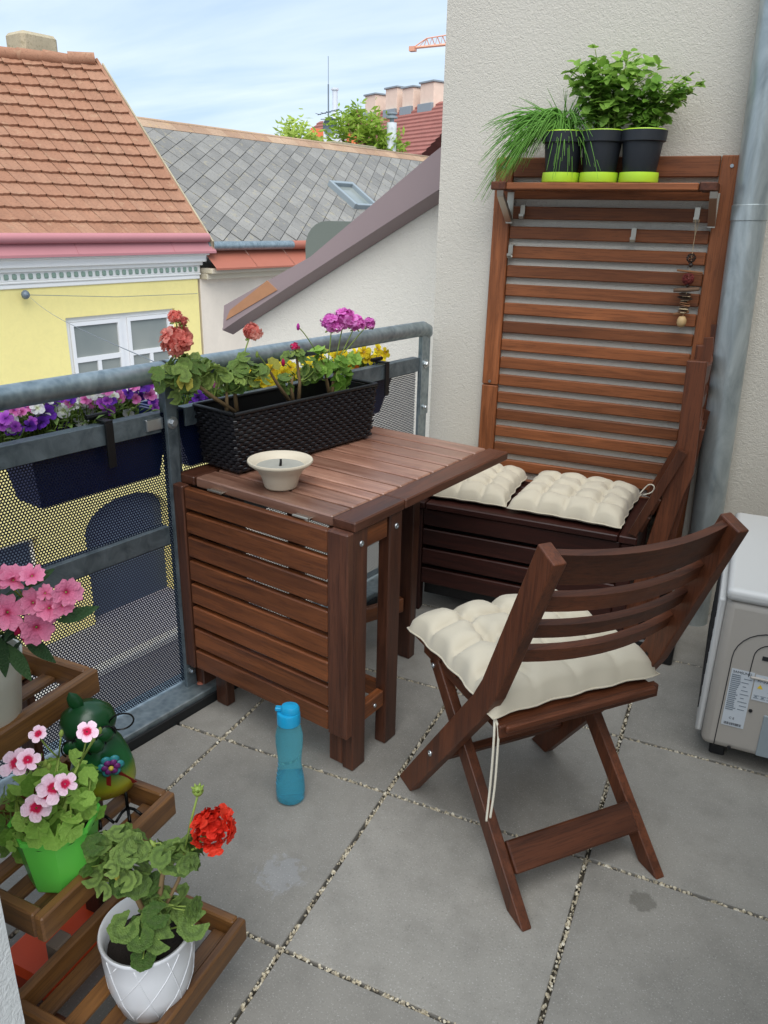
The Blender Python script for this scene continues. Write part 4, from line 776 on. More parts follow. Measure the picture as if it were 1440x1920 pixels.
def text(parent, body_, size, loc, mt='print', name='lettering', mtx=None):
    cu = bpy.data.curves.new(name, 'FONT'); cu.body = body_; cu.size = size; cu.extrude = 0.0001; to = bpy.data.objects.new(name, cu); COL.objects.link(to)
    dg = bpy.context.evaluated_depsgraph_get(); me = bpy.data.meshes.new_from_object(to.evaluated_get(dg)); bpy.data.objects.remove(to); me.materials.clear(); me.materials.append(M[mt])
    return put(name, me, parent, mtx=mtx if mtx is not None else Matrix.Translation(loc) @ Matrix.Rotation(R(90), 4, 'X'))
text(s1, 'SAMSUNG', 0.0098, (0.004, -0.0012, 0.161)); text(s2, 'R-32', 0.014, (0.006, -0.0012, 0.055)); text(s1, 'C E', 0.009, (0.016, -0.0012, 0.022))
b = MB(); rg = random.Random(5)
for k in range(19):
    z = 0.153-0.0058*k; b.box((0.003, -0.0011, z), (0.024+rg.uniform(-.004, .003), -0.0007, z+0.0032)); 
    if k % 2: b.box((0.028+rg.uniform(0, .006), -0.0011, z), (0.040+rg.uniform(0, .012), -0.0007, z+0.0022))
b.build('print_lines', 'print_grey', s1)
b = MB()
for k in range(24): b.box((0.006+k*0.0018, -0.0011, 0.004), (0.006+k*0.0018+rg.choice((.0006, .0012)), -0.0007, 0.0115))
b.build('barcode', 'print', s1)
b = MB(); b.add([(0.008, -0.001, 0.036), (0.022, -0.001, 0.036), (0.015, -0.001, 0.048)], [(0, 1, 2)]); b.build('warning_triangle', 'warning_yellow', s2)
b = MB()
for k in range(3): b.box((0.004+0.016*k, -0.0011, 0.006), (0.017+0.016*k, -0.0007, 0.0075)); b.box((0.004+0.016*k, -0.0011, 0.014), (0.017+0.016*k, -0.0007, 0.0155)); b.box((0.007+0.016*k, -0.0011, 0.009), (0.013+0.016*k, -0.0007, 0.0125))
for k in range(8): b.box((0.035, -0.0011, 0.028+0.005*k), (0.10, -0.0007, 0.0295+0.005*k))
b.build('pictograms', 'print_grey', s2)
# ================================================================== things on the table and floor
TB = Matrix.Translation((-0.7158, 0.1423, 0)) @ Matrix.Rotation(TA, 4, 'Z')
def TL(u, v, z=0.714): return TB @ V((u, v, z))
ZT = 0.7135
# wicker trough
PA = TA-0.073
wp = thing('wicker_planter', 'long black wicker planter standing on the table', 'planter', TL(0.103, 0.362, ZT), PA)
H = 0.172; bw, bl, tw, tl = 0.072, 0.276, 0.084, 0.291
b = MB()
for (k0, k1, z0, z1) in ((0.97, 0.97, 0.004, H-0.004),):
    q0 = [(-bw*k0, -bl*k0, z0), (bw*k0, -bl*k0, z0), (bw*k0, bl*k0, z0), (-bw*k0, bl*k0, z0)]; q1 = [(-tw*k1, -tl*k1, z1), (tw*k1, -tl*k1, z1), (tw*k1, tl*k1, z1), (-tw*k1, tl*k1, z1)]; b.add(q0+q1, [(3, 2, 1, 0)]+[(i, (i+1) % 4, 4+(i+1) % 4, 4+i) for i in range(4)])
b.build('liner', 'black_plastic', wp)
b = MB()
def rect_path(w, l, n_):        # rounded rectangle, points evenly spaced
    per = 4*(w+l); pts = []; rc = 0.008
    for i in range(n_):
        s_ = per*i/n_
        for (a, c_, L_) in (((-w, -l), (w, -l), 2*w), ((w, -l), (w, l), 2*l), ((w, l), (-w, l), 2*w), ((-w, l), (-w, -l), 2*l)):
            if s_ <= L_: p = V((a[0]+(c_[0]-a[0])*s_/L_, a[1]+(c_[1]-a[1])*s_/L_, 0)); nn = V((c_[1]-a[1], -(c_[0]-a[0]), 0)).normalized(); break
            s_ -= L_
        pts.append((p, nn))
    return pts
rows_ = 15; nseg = 192
for r_ in range(rows_):
    z = 0.006+(H-0.012)*(r_+0.5)/rows_; f = z/H; w_, l_ = bw+(tw-bw)*f, bl+(tl-bl)*f; path = rect_path(w_, l_, nseg); hh = (H-0.012)/rows_*0.46
    vs = []
    for i, (p, nn) in enumerate(path):
        o_ = 0.0008+0.0026*math.cos(math.pi*(i/2.0)+(math.pi if r_ % 2 else 0))
        for (dn, dz_) in ((o_-0.0008, -hh), (o_+0.0012, -hh*0.6), (o_+0.0012, hh*0.6), (o_-0.0008, hh)): q = p+nn*dn; vs.append((q.x, q.y, z+dz_))
    b.add(vs, [(4*i+k, 4*((i+1) % nseg)+k, 4*((i+1) % nseg)+k+1, 4*i+k+1) for i in range(nseg) for k in range(3)])
b.build('wicker_weave', 'wicker', wp, kind='stuff')
b = MB(); rp = [(-tw, -tl), (tw, -tl), (tw, tl), (-tw, tl)]
for i in range(4): a, c_ = rp[i], rp[(i+1) % 4]; b.tube([(a[0], a[1], H), (c_[0], c_[1], H)], 0.0055, 8)
b.build('rim', 'black_plastic', wp, True, 50)
b = MB(); b.box((-tw*0.95, -tl*0.96, H-0.05), (tw*0.95, tl*0.96, H-0.045)); b.build('soil', 'soil', wp)
# candle bowl
bo = thing('candle_bowl', 'flared cream ceramic bowl with a black wick on the table', 'bowl', TL(0.308, 0.085, ZT))
b = MB(); b.lathe([(0, 0.001), (0.040, 0.0), (0.043, 0.004), (0.050, 0.03), (0.062, 0.05), (0.083, 0.066), (0.0855, 0.070), (0.084, 0.074), (0.079, 0.074), (0.066, 0.062), (0.062, 0.057)], 48); b.build('bowl', 'cream_ceramic', bo, True, 60)
b = MB(); b.lathe([(0, 0.0565), (0.03, 0.0562), (0.0625, 0.0572)], 40); b.build('ash_wax', 'ash', bo, True); b = MB(); b.tube([(0, 0, 0.056), (0.001, 0.001, 0.066), (0, 0.003, 0.074)], [0.0036, 0.0034, 0.003], 8); b.build('wick', 'wick', bo, True)
# water bottle
k = NT('bottle_plastic', 0.08, lin('86e0f2')); k.b.inputs['Transmission Weight'].default_value = 0.82; k.b.inputs['IOR'].default_value = 1.12; M['bottle_plastic'] = k.m
k = NT('water_blue', 0.02, lin('a0e6f4')); k.b.inputs['Transmission Weight'].default_value = 0.9; k.b.inputs['IOR'].default_value = 1.14; M['water_blue'] = k.m
plain('cap_blue', '1e9ccb', 0.35)
wb = thing('water_bottle', 'translucent turquoise water bottle with a blue flip cap on the paving', 'bottle', (-0.2103, -0.1231, 0.0006), R(20))
b = MB(); pr = [(0, 0.006), (0.030, 0.0), (0.0355, 0.006), (0.0365, 0.03), (0.035, 0.06), (0.030, 0.095), (0.0285, 0.11), (0.0305, 0.135), (0.0335, 0.165), (0.0335, 0.19), (0.030, 0.210), (0.027, 0.222), (0.027, 0.236)]; b.lathe(pr, 40); b.build('body', 'bottle_plastic', wb, True, 60)
b = MB(); b.lathe([(0, 0.006)]+[(r_*0.94, z_) for r_, z_ in pr[1:3]]+[(0.0343, 0.03), (0.0335, 0.058), (0.0325, 0.068), (0, 0.068)], 36); b.build('water', 'water_blue', wb, True, 60)
b = MB(); b.lathe([(0.0285, 0.226), (0.0285, 0.252), (0.027, 0.256), (0.0, 0.257)], 36, lobes=lambda t, z: 1+0.012*math.cos(24*t)); b.build('cap', 'cap_blue', wb, True, 40)
b = MB(); b.lathe([(0.021, 0.2572), (0.021, 0.268), (0.018, 0.273), (0.0, 0.276)], 28, Matrix.Translation((0.004, 0, 0)) @ Matrix.Diagonal((1.1, 0.9, 1, 1))); b.cbox((-0.032, -0.007, 0.2575), (-0.016, 0.007, 0.268), 0.002); b.build('flip_lid', 'cap_blue', wb, True, 40)
b = MB()
for i in range(6): b.box((0.0, 0.0, 0.055+i*0.014), (0.012, 0.0004, 0.0562+i*0.014), Matrix.Rotation(R(-60), 4, 'Z') @ Matrix.Translation((-0.006, -0.0362+0.0016*min(i, 5), 0)))
b.build('scale_marks', 'cap_blue', wb)
# ---------------- blue planters hooked on the outside of the railing
RM = Matrix.Translation(RB) @ Matrix.Rotation(-A12, 4, 'Z')
def trough(label, y0, y1):
    o = thing('railing_planter', label, 'planter', RM @ V((-0.12, (y0+y1)/2, 0.69)), -A12, 'blue planters on the railing'); L = (y1-y0)/2
    b = MB(); q = lambda w, l, z: [(-w, -l, z), (w, -l, z), (w, l, z), (-w, l, z)]
    b.add(q(0.055, L*0.88, 0)+q(0.078, L, 0.165)+q(0.084, L+0.005, 0.166)+q(0.084, L+0.005, 0.178)+q(0.074, L-0.005, 0.178)+q(0.072, L-0.01, 0.14), [(3, 2, 1, 0)]+[(4*j+i, 4*j+(i+1) % 4, 4*j+4+(i+1) % 4, 4*j+4+i) for j in range(5) for i in range(4)]); b.build('trough', 'blue_plastic', o)
    b = MB(); b.add(q(0.072, L-0.012, 0.150), [(0, 1, 2, 3)]); b.build('soil', 'soil', o); return o
t1 = trough('dark blue planter of petunias on the railing left of the post', -0.37, 0.035); t2 = trough('dark blue planter of yellow violas on the railing right of the post', 0.055, 1.10)
for tr_, ys in ((t1, (-0.02,)), (t2, (0.395,))):
    for y in ys:
        b = MB(); b.cbox((0.130, y-0.011, 0.085), (0.136, y+0.011, 0.199), 0.001); b.cbox((0.075, y-0.011, 0.1995), (0.136, y+0.011, 0.2055), 0.001); b.tube([(0.085, y-0.03, 0.21), (0.085, y+0.03, 0.21)], 0.007, 8); b.build('hook_bracket', 'black_plastic', tr_)

# ================================================================== leaf and petal meshes (unit size)
def leafmesh(name, mt, kind):
    b = MB()
    if kind == 'geranium':      # round, scalloped, pleated
        n = 43; vs = [V((0, 0, 0))]; 
        for ring in (0.5, 0.8, 1.0):
            for i in range(n):
                a = R(18)+(2*math.pi-R(36))*i/(n-1); sc = 1+(0.055*math.cos(7*(a-math.pi))+0.022*math.cos(21*(a-math.pi)))*ring if ring > 0.7 else 1
                r = ring*sc; vs.append(V((r*-math.cos(a), r*math.sin(a), 0.17*ring*ring*(0.6+0.4*math.cos(2*a))+0.04*ring*math.cos(7*(a-math.pi)))))
        fs = [(0, i+2, i+1) for i in range(n-1)]
        for q in range(2): fs += [(1+q*n+i, 1+q*n+i+1, 1+(q+1)*n+i+1, 1+(q+1)*n+i) for i in range(n-1)]
        b.add(vs, fs)
    elif kind == 'lance':       # pointed oval folded along the midrib
        n = 7; vs = []
        for i in range(n+1):
            f = i/n; w = 0.36*math.sin(math.pi*min(1, f*0.96+0.02))**0.8*(1.15-0.5*f); z = -0.25*f*f
            vs += [V((f*2, -w, z+0.25*w)), V((f*2, 0, z)), V((f*2, w, z+0.25*w))]
        b.add(vs, [(3*i+k, 3*i+3+k, 3*i+4+k, 3*i+1+k) for i in range(n) for k in range(2)])
    elif kind == 'toothed':     # broad herb leaf
        vs = [V((0, 0, 0))]; out_ = []
        pts = [(0.1, 0.25), (0.35, 0.62), (0.62, 0.56), (0.75, 0.74), (1.05, 0.56), (1.2, 0.62), (1.42, 0.36), (1.55, 0.36), (1.8, 0.0)]
        vs += [V((x, y, 0.28*abs(y)-0.1*x*x)) for x, y in pts]+[V((x, -y, 0.28*abs(y)-0.1*x*x)) for x, y in pts[-2::-1]]+[V((0.9, 0, -0.08))]
        n = len(vs)-2; b.add(vs, [(n+1, i, i+1) for i in range(n)]+[(n+1, n, 0)])
    return b.mesh(name, mt, True)
LG = leafmesh('leaf', 'leaf_geranium', 'geranium'); LR = leafmesh('leaf', 'leaf_red_geranium', 'geranium'); LY = leafmesh('leaf', 'leaf_yellow', 'geranium'); LF = leafmesh('leaf', 'leaf_fresh', 'geranium')
LD = leafmesh('leaf', 'leaf_dark', 'lance'); LH = leafmesh('leaf', 'leaf_fresh', 'toothed'); LV = leafmesh('leaf', 'leaf_viola', 'lance')
def petals(b, n, L0, w, lift, ruffle, m4, rg, cup=0.25, inner=0.0, start=0.0, notch=0.06):
    for i in range(n):
        a = 2*math.pi*i/n+start+rg.uniform(-.12, .12); rot = m4 @ Matrix.Rotation(a, 4, 'Z') @ Matrix.Rotation(rg.gauss(0, .22), 4, 'X') @ Matrix.Rotation(rg.gauss(0, .13), 4, 'Y'); vs = []; L = L0*rg.uniform(.85, 1.12)
        for j in range(5):
            f = j/4; ww = w*(0.25+1.5*f-0.85*f**3)*(1 if j < 4 else 0.75); x = inner+L*f*(1 if j < 4 else 1.0); z = lift*f+cup*f*(1-f)*L
            vs += [rot @ V((x, -ww, z+ruffle*rg.uniform(-1, 1)+0.10*ww)), rot @ V((x+(notch*L if j == 4 else 0), 0, z+ruffle*rg.uniform(-.6, .6)*f)), rot @ V((x, ww, z+ruffle*rg.uniform(-1, 1)+0.10*ww))]
        b.add(vs, [(3*q+k, 3*q+3+k, 3*q+4+k, 3*q+1+k) for q in range(4) for k in range(2)])
def dirmat(p, d, spin=0.0, s=1.0):
    return Matrix.Translation(p) @ V(d).normalized().to_track_quat('Z', 'Y').to_matrix().to_4x4() @ Matrix.Rotation(spin, 4, 'Z') @ Matrix.Scale(s, 4)
def pomp(name, mt, seed, nf=17, flat=0.75):     # umbel of double florets, radius 1
    rg = random.Random(seed); b = MB()
    for i in range(nf):
        f = (i+0.5)/nf; th_ = math.acos(1-1.45*f); ph_ = i*2.39996; d = V((math.sin(th_)*math.cos(ph_), math.sin(th_)*math.sin(ph_), math.cos(th_)*flat)); m4 = dirmat(d*rg.uniform(0.42, 0.92), d+V((rg.gauss(0, .3), rg.gauss(0, .3), rg.gauss(0, .3))), rg.uniform(0, 6), rg.uniform(.8, 1.25))
        petals(b, 5, 0.46, 0.20, 0.02, 0.05, m4, rg, 0.25); petals(b, 4, 0.28, 0.14, 0.16, 0.05, m4, rg, 0.3, 0.0, 0.6)
    return b.mesh(name, mt, True)
def flower(name, mt, seed, n=5, w=0.48, lift=0.12, ruffle=0.03, throat=True, notch=0.06):
    rg = random.Random(seed); b = MB(); petals(b, n, 0.95, w, lift, ruffle, Matrix.Identity(4), rg, 0.2, 0.06, 0.0, notch)
    if throat: b.lathe([(0.10, 0.03), (0.16, -0.15), (0.10, -0.55), (0.05, -0.8)], 7)
    return b.mesh(name, mt, True)
def plant(name, label, cat, loc, group=None): return thing(name, label, cat, loc, 0, group)
def leafat(root, me, p, nrm, size, spin, name='leaf'):
    return put(name, me, root, mtx=dirmat(p, nrm, spin, size))
class Stems:
    def __init__(s): s.b = MB(); s.g = MB()
    def stem(s, pts, r): s.b.tube(pts, r, 7)
    def green(s, pts, r): s.g.tube(pts, r, 6)
    def done(s, root):
        if s.b.v: s.b.build('stem', 'stem_brown', root, True, kind='stuff')
        if s.g.v: s.g.build('leaf_stalks', 'stem_green', root, True, kind='stuff')
def leafcloud(root, st, me, clusters, rg, size, base, upb=0.7, alt=None, altp=0.1):
    for (c_, rad, n_) in clusters:
        c_ = V(c_)
        for i in range(n_):
            u = V((rg.gauss(0, .5), rg.gauss(0, .5), rg.gauss(0, .45))); u = u if u.length < 1.1 else u.normalized()*1.1
            p = c_+V((u.x*rad[0], u.y*rad[1], u.z*rad[2])); nrm = (u*0.9+V((rg.gauss(0, .35), rg.gauss(0, .35), upb))+(CAM-V(root.location)-p).normalized()*0.45).normalized()
            sz = size*rg.uniform(.6, 1.15); m_ = alt if (alt and rg.random() < altp) else me; o = leafat(root, m_, p, nrm, sz, rg.uniform(0, 6.28))
            bp = V(base) if not isinstance(base, list) else min((V(q) for q in base), key=lambda q: (q-p).length); mid = bp.lerp(p, .5)+V((0, 0, -0.012)); st.green(bez(bp, mid, p-nrm*0.001, 4), [0.0016]*2+[0.0012]*3)
# ---------------- geraniums in the wicker planter: placed in the vertical plane along the trough
PC = V(wp.location); PD = V((-math.sin(PA), math.cos(PA), 0)); PN = V((math.cos(PA), math.sin(PA), 0))
def GP(px, py, off=0.0): return PX((px, py), PC+PN*off, PN)
HS = pomp('flower_head', 'petal_salmon', 1, 18); HM = pomp('flower_head', 'petal_magenta', 2, 18); HC = pomp('flower_head', 'petal_crimson', 3, 8); HR = pomp('flower_head', 'petal_red', 4, 21, 0.85)
def bud(root, p, mt, r, d): b = MB(); b.lathe([(0, -1.2), (0.45, -0.8), (0.6, 0), (0.35, 0.9), (0, 1.3)], 8, dirmat(p, d, 0, r)); b.build('bud', mt, root, True)
def gera(label, base_px, stems, clusters, heads, seed, size=0.024, leaf=LG, buds=()):
    rg = random.Random(seed); base = GP(*base_px); root = plant('geranium_plant', label, 'geranium', base, 'geraniums in the wicker planter'); st = Stems(); tips = []
    for pts in stems:
        w = [GP(q[0], q[1], q[2] if len(q) > 2 else 0)-base for q in pts]; st.stem(w, [0.0065-0.003*i/(len(w)-1) for i in range(len(w))]); tips += w[1:]
    leafcloud(root, st, leaf, [(GP(c_[0], c_[1], c_[4] if len(c_) > 4 else 0)-base, (c_[2]/800, c_[2]/800, c_[2]/900), c_[3]) for c_ in clusters], rg, size, tips, 0.55, LY, 0.06)
    for (px, py, rad, me, fx_, fy_) in heads:
        p = GP(px, py)-base; f = GP(fx_, fy_)-base; st.green(bez(f, f.lerp(p, .5)+V((0.003, 0, 0.006)), p, 6), 0.0018)
        put('flower_head', me, root, mtx=dirmat(p, V((0.25, -0.35, 0.85)), rg.uniform(0, 6), rad))
        for i in range(5): a = rg.uniform(0, 6.28); bud(root, p+V((math.cos(a)*rad*.5, math.sin(a)*rad*.5, -rad*.75)), 'leaf_geranium' if False else 'stem_green', 0.0045, V((math.cos(a), math.sin(a), -.6)))
    for (px, py, mt, r_, fx_, fy_) in buds:
        p = GP(px, py)-base; f = GP(fx_, fy_)-base; st.green(bez(f, f.lerp(p, .6)+V((0, 0, 0.01)), p, 5), 0.0015); bud(root, p, mt, r_, V((0, 0, 1)))
    st.done(root); return root
gera('salmon-pink geranium at the left end of the black wicker planter', (440, 768), [[(440, 772), (400, 745), (360, 715), (335, 690)], [(444, 770), (440, 735), (452, 700), (455, 680)], [(425, 770), (425, 735)]],
     [(320, 705, 36, 17), (355, 690, 40, 18), (385, 700, 34, 12), (455, 695, 34, 13), (435, 715, 30, 9), (475, 705, 26, 8), (350, 740, 22, 5), (415, 710, 26, 6)],
     [(333, 640, 0.045, HS, 335, 690), (328, 594, 0.019, HS, 332, 620), (343, 602, 0.014, HS, 338, 630), (471, 622, 0.027, HS, 452, 680)], 11)
gera('crimson geranium with few blooms in the middle of the wicker planter', (545, 752), [[(545, 755), (520, 720), (505, 695)], [(560, 752), (562, 715), (556, 670)], [(550, 753), (546, 728), (548, 705)]],
     [(500, 690, 18, 3), (556, 668, 24, 7), (575, 690, 24, 6), (540, 715, 18, 3), (580, 712, 20, 4)],
     [(553, 650, 0.016, HC, 557, 672)], 12, 0.020, LG, [(482, 665, 'stem_green', 0.008, 505, 695), (531, 680, 'petal_crimson', 0.010, 545, 690)])
gera('magenta geranium at the right end of the black wicker planter', (622, 738), [[(622, 742), (625, 715), (630, 690)], [(618, 742), (612, 712), (606, 680)]],
     [(590, 700, 30, 10), (625, 690, 34, 12), (645, 700, 26, 7), (600, 665, 22, 6), (640, 725, 22, 4), (655, 675, 18, 4)],
     [(622, 606, 0.033, HM, 615, 680), (645, 598, 0.038, HM, 628, 680), (668, 606, 0.029, HM, 628, 690), (692, 606, 0.021, HM, 645, 662)], 13, 0.025, LF, [(559, 613, 'petal_magenta', 0.009, 590, 655)])
# ---------------- petunias and violas in the railing planters
def FP(px, py, off): return PX((px, py), RB+NV*off, NV)
FPU = flower('flower', 'petal_purple', 1, 5, .52, .10, .05); FVI = flower('flower', 'petal_violet', 2, 5, .5, .1, .05); FWH = flower('flower', 'petal_white', 3, 5, .52, .12, .05); FPK = flower('flower', 'petal_pink', 4, 5, .5, .12, .05); FYE = flower('flower', 'petal_yellow', 5, 5, .45, .02, .04, False); FOR = flower('flower', 'petal_orange', 6, 4, .45, .2, .05, False)
def bedding(name, label, cat, y0, y1, flowers, seed, leafmt, dens=420, hgt=0.09, lsz=0.013, group=None):
    rg = random.Random(seed); base = RM @ V((-0.12, (y0+y1)/2, 0.84)); root = plant(name, label, cat, base, group); b = MB(); sg = MB()
    for i in range(dens):
        l_ = V((rg.gauss(-0.02, .035), rg.uniform(y0, y1), 0)); hh = hgt*(0.25+0.75*rg.random())*(1-0.4*abs(l_.x)/0.09); p = (RM @ V((-0.12+l_.x, l_.y, 0.85+hh)))-base
        q = (RM @ V((-0.12+l_.x*.5, l_.y+rg.uniform(-.02, .02), 0.838)))-base; sg.tube([q, q.lerp(p, .5)+V((rg.uniform(-.01, .01), 0, .01)), p], [0.0016, 0.0013, 0.001], 5)
        for k in range(3):
            d = V((rg.gauss(0, 1), rg.gauss(0, 1), rg.uniform(-.2, .9))).normalized(); s_ = d.cross(V((0, 0, 1))).normalized(); L = lsz*rg.uniform(.8, 1.7); o_ = p-V((0, 0, hh*0.55*k/3)); b.add([o_, o_+d*L*.5+s_*L*.3+V((0, 0, L*.15)), o_+d*L*1.1, o_+d*L*.5-s_*L*.3+V((0, 0, L*.15))], [(0, 1, 2, 3)])
    b.build('foliage', leafmt, root, kind='stuff'); sg.build('stems', 'stem_green', root)
    for (px, py, me, r_, dx, dy, dz) in flowers:
        off = -0.09+rg.uniform(-0.04, 0.03); p = FP(px, py, off)-base; put('flower', me, root, mtx=dirmat(p, V((0.75+dx, -0.45+dy, 0.4+dz)), rg.uniform(0, 6), r_))
    return root
pf = []; rg = random.Random(21)
for (px, py, me, r_) in [(85, 775, FPU, .026), (112, 795, FPU, .027), (105, 815, FPU, .020), (78, 792, FPU, .018), (10, 785, FVI, .020), (22, 775, FVI, .017), (5, 797, FVI, .016), (32, 758, FPK, .014), (55, 752, FPK, .013), (42, 772, FPK, .014), (70, 765, FWH, .020), (118, 770, FWH, .022), (140, 778, FWH, .022), (185, 777, FWH, .024), (170, 757, FPK, .018), (160, 750, FPK, .016), (190, 757, FVI, .020), (205, 752, FPU, .021), (215, 760, FPU, .020), (212, 730, FVI, .021), (228, 728, FVI, .022), (172, 738, FWH, .020), (190, 732, FWH, .022), (240, 775, FWH, .017), (205, 770, FVI, .018), (115, 752, FVI, .018), (130, 755, FPK, .014), (255, 748, FPK, .017), (282, 742, FPK, .021), (265, 725, FPU, .024), (275, 732, FPU, .022), (258, 722, FVI, .018), (285, 720, FVI, .018), (240, 737, FPU, .017), (288, 755, FVI, .016), (150, 757, FWH, .018), (20, 800, FVI, .016), (60, 790, FVI, .014), (290, 765, FVI, .014), (98, 763, FVI, .015), (212, 742, FWH, .017), (152, 790, FWH, .02)]:
    pf.append((px, py, me, r_*0.85, rg.uniform(-.25, .25), rg.uniform(-.3, .3), rg.uniform(-.2, .5)))
for i in range(34):
    px = rg.uniform(0, 295); py = 800-0.23*px+rg.uniform(-32, 14); pf.append((px, py, rg.choice([FPU, FVI, FVI, FWH, FPK, FPU]), rg.uniform(.012, .018), rg.uniform(-.3, .3), rg.uniform(-.3, .3), rg.uniform(-.2, .5)))
bedding('petunia_plants', 'purple and white petunias in the blue planter left of the post', 'petunias', -0.80, -0.01, pf, 5, 'leaf_petunia', 1100, 0.105, 0.016)
vf = []
for (px, py, me, r_) in [(372, 745, FPU, .02), (380, 752, FPU, .018), (395, 705, FPK, .018), (405, 715, FPK, .02), (382, 715, FPK, .017), (365, 760, FPU, .016), (470, 690, FYE, .024), (490, 683, FYE, .022), (510, 692, FYE, .024), (530, 700, FYE, .025), (502, 720, FYE, .022), (545, 690, FYE, .02), (520, 675, FYE, .018), (600, 670, FYE, .019), (652, 672, FYE, .026), (640, 682, FYE, .022), (668, 665, FYE, .024), (682, 660, FYE, .026), (708, 655, FYE, .022), (712, 668, FYE, .026), (722, 662, FYE, .02), (704, 672, FYE, .02), (676, 682, FYE, .02), (655, 690, FYE, .022), (630, 668, FYE, .02), (668, 697, FOR, .022), (485, 705, FYE, .02), (560, 700, FYE, .02), (580, 690, FYE, .02), (612, 690, FYE, .018), (545, 712, FYE, .02), (570, 675, FYE, .02), (455, 697, FYE, .018), (620, 657, FYE, .018), (425, 700, FYE, .02), (440, 708, FYE, .018), (490, 712, FYE, .022), (520, 715, FYE, .02), (536, 675, FYE, .02), (588, 672, FYE, .018), (600, 702, FYE, .02), (470, 712, FYE, .02), (640, 662, FYE, .022), (690, 672, FYE, .024)]:
    vf.append((px, py, me, r_, rg.uniform(-.25, .25), rg.uniform(-.3, .3), rg.uniform(-.3, .3)))
bedding('viola_plants', 'yellow violas with pink petunias in the blue planter right of the post', 'violas', 0.10, 1.06, vf, 6, 'leaf_viola', 520, 0.075, 0.012)
# ================================================================== three-step plant stand
sd_ = thing('plant_stand', 'three-step wooden slatted plant stand in the lower left corner', 'plant stand', (-0.16, -0.75, 0)); WS = 'wood_stand'
TR = [(0.165, -0.014), (0.40, -0.155), (0.615, -0.305)]; DEP = 0.262; YF, YN = -0.60, -0.905
def sp(x, y, z): return V((x+0.16, y+0.75, z))
for (zt_, xf) in TR:
    mt = WS; lip = 0.048
    board(sd_, 'tray_lip', sp(xf-0.009, YN, zt_-lip/2), sp(xf-0.009, YF, zt_-lip/2), lip, 0.018, (1, 0, 0), mt); board(sd_, 'tray_lip', sp(xf-DEP+0.009, YN, zt_-lip/2), sp(xf-DEP+0.009, YF, zt_-lip/2), lip, 0.018, (1, 0, 0), mt)
    for y in (YF-0.009, YN+0.009): board(sd_, 'tray_end', sp(xf-DEP+0.0185, y, zt_-lip/2), sp(xf-0.0185, y, zt_-lip/2), lip, 0.018, (0, 1, 0), mt)
    for k in range(4): x = xf-0.046-0.0565*k; board(sd_, 'tray_slat', sp(x, YN+0.019, zt_-0.036), sp(x, YF-0.019, zt_-0.036), 0.031, 0.012, Z, mt)
for y in (YF-0.03, YN+0.03):
    for (x, z1) in ((-0.17, 0.115), (-0.36, 0.352), (-0.47, 0.567)): board(sd_, 'leg', sp(x, y, 0.0), sp(x, y, z1), 0.042, 0.018, (0, 1, 0), 'wood_stand_dark')
    board(sd_, 'side_brace', sp(-0.50, y+0.019, 0.32), sp(-0.33, y+0.019, 0.32), 0.038, 0.016, (0, 1, 0), 'wood_stand_dark'); board(sd_, 'side_brace', sp(-0.50, y+0.019, 0.08), sp(-0.15, y+0.019, 0.08), 0.038, 0.016, (0, 1, 0), 'wood_stand_dark')
b = MB(); b.cbox(sp(-0.30, -0.80, 0.118), sp(-0.285+0.012, -0.765, 0.170), 0.002); b.build('strap', 'strap', sd_)
b = MB(); b.cbox((-0.45, -0.80, 0.002), (-0.31, -0.62, 0.055), 0.01); tag(b.build('orange_tub', 'orange_plastic'), 'orange plastic tub on the floor under the plant stand', 'tub')
# ---------------- pots on the stand
zl, zm, ztp = TR[0][0]-0.0295, TR[1][0]-0.0295, TR[2][0]-0.0295
wpot = thing('flower_pot', 'white glazed ceramic pot with diagonal relief lines on the lowest step', 'pot', (-0.086, -0.772, zl)); wpot.scale = (1.07, 1.07, 1.04)
b = MB(); prf = [(0, 0.002), (0.046, 0.0), (0.053, 0.004), (0.0645, 0.05), (0.0685, 0.10), (0.0695, 0.138), (0.0715, 0.142), (0.070, 0.146), (0.066, 0.144), (0.063, 0.12), (0.06, 0.10)]
b.lathe(prf, 72); b.build('pot', 'white_glaze', wpot, True, 60)
b = MB()
for i in range(9):
    for sg_ in (1, -0.35):
        pts = []
        for j in range(13):
            z = 0.008+0.126*j/12; r_ = [p0[0]+(p1[0]-p0[0])*(z-p0[1])/(p1[1]-p0[1]) for p0, p1 in zip(prf[2:5], prf[3:6]) if p0[1] <= z <= p1[1]][0]; a = 2*math.pi*i/9+sg_*1.25*j/12; pts.append((r_*math.cos(a), r_*math.sin(a), z))
        b.tube(pts, 0.0009, 6)
b.build('relief_lines', 'white_glaze', wpot, True)
b = MB(); b.lathe([(0.060, 0.112), (0, 0.116)], 24); b.build('soil', 'soil', wpot, True)
gpot = thing('flower_pot', 'bright green faceted plastic pot on the middle step', 'pot', (-0.222, -0.802, zm))
b = MB(); b.lathe([(0, 0.003), (0.048, 0.0), (0.051, 0.004), (0.065, 0.104), (0.068, 0.106), (0.068, 0.114), (0.063, 0.114), (0.060, 0.10)], 8); b.build('pot', 'lime_green', gpot); b = MB(); b.lathe([(0.0605, 0.098), (0, 0.104)], 16); b.build('soil', 'soil', gpot, True)
cpot = thing('flower_pot', 'tall cream plastic pot on the top step', 'pot', (-0.372, -0.785, ztp))
b = MB(); b.lathe([(0, 0.003), (0.052, 0), (0.055, 0.004), (0.066, 0.095), (0.068, 0.097), (0.072, 0.135), (0.068, 0.135), (0.064, 0.11)], 40); b.build('pot', 'cream_pot', cpot, True, 40); b = MB(); b.lathe([(0.064, 0.118), (0, 0.12)], 20); b.build('soil', 'soil', cpot, True)
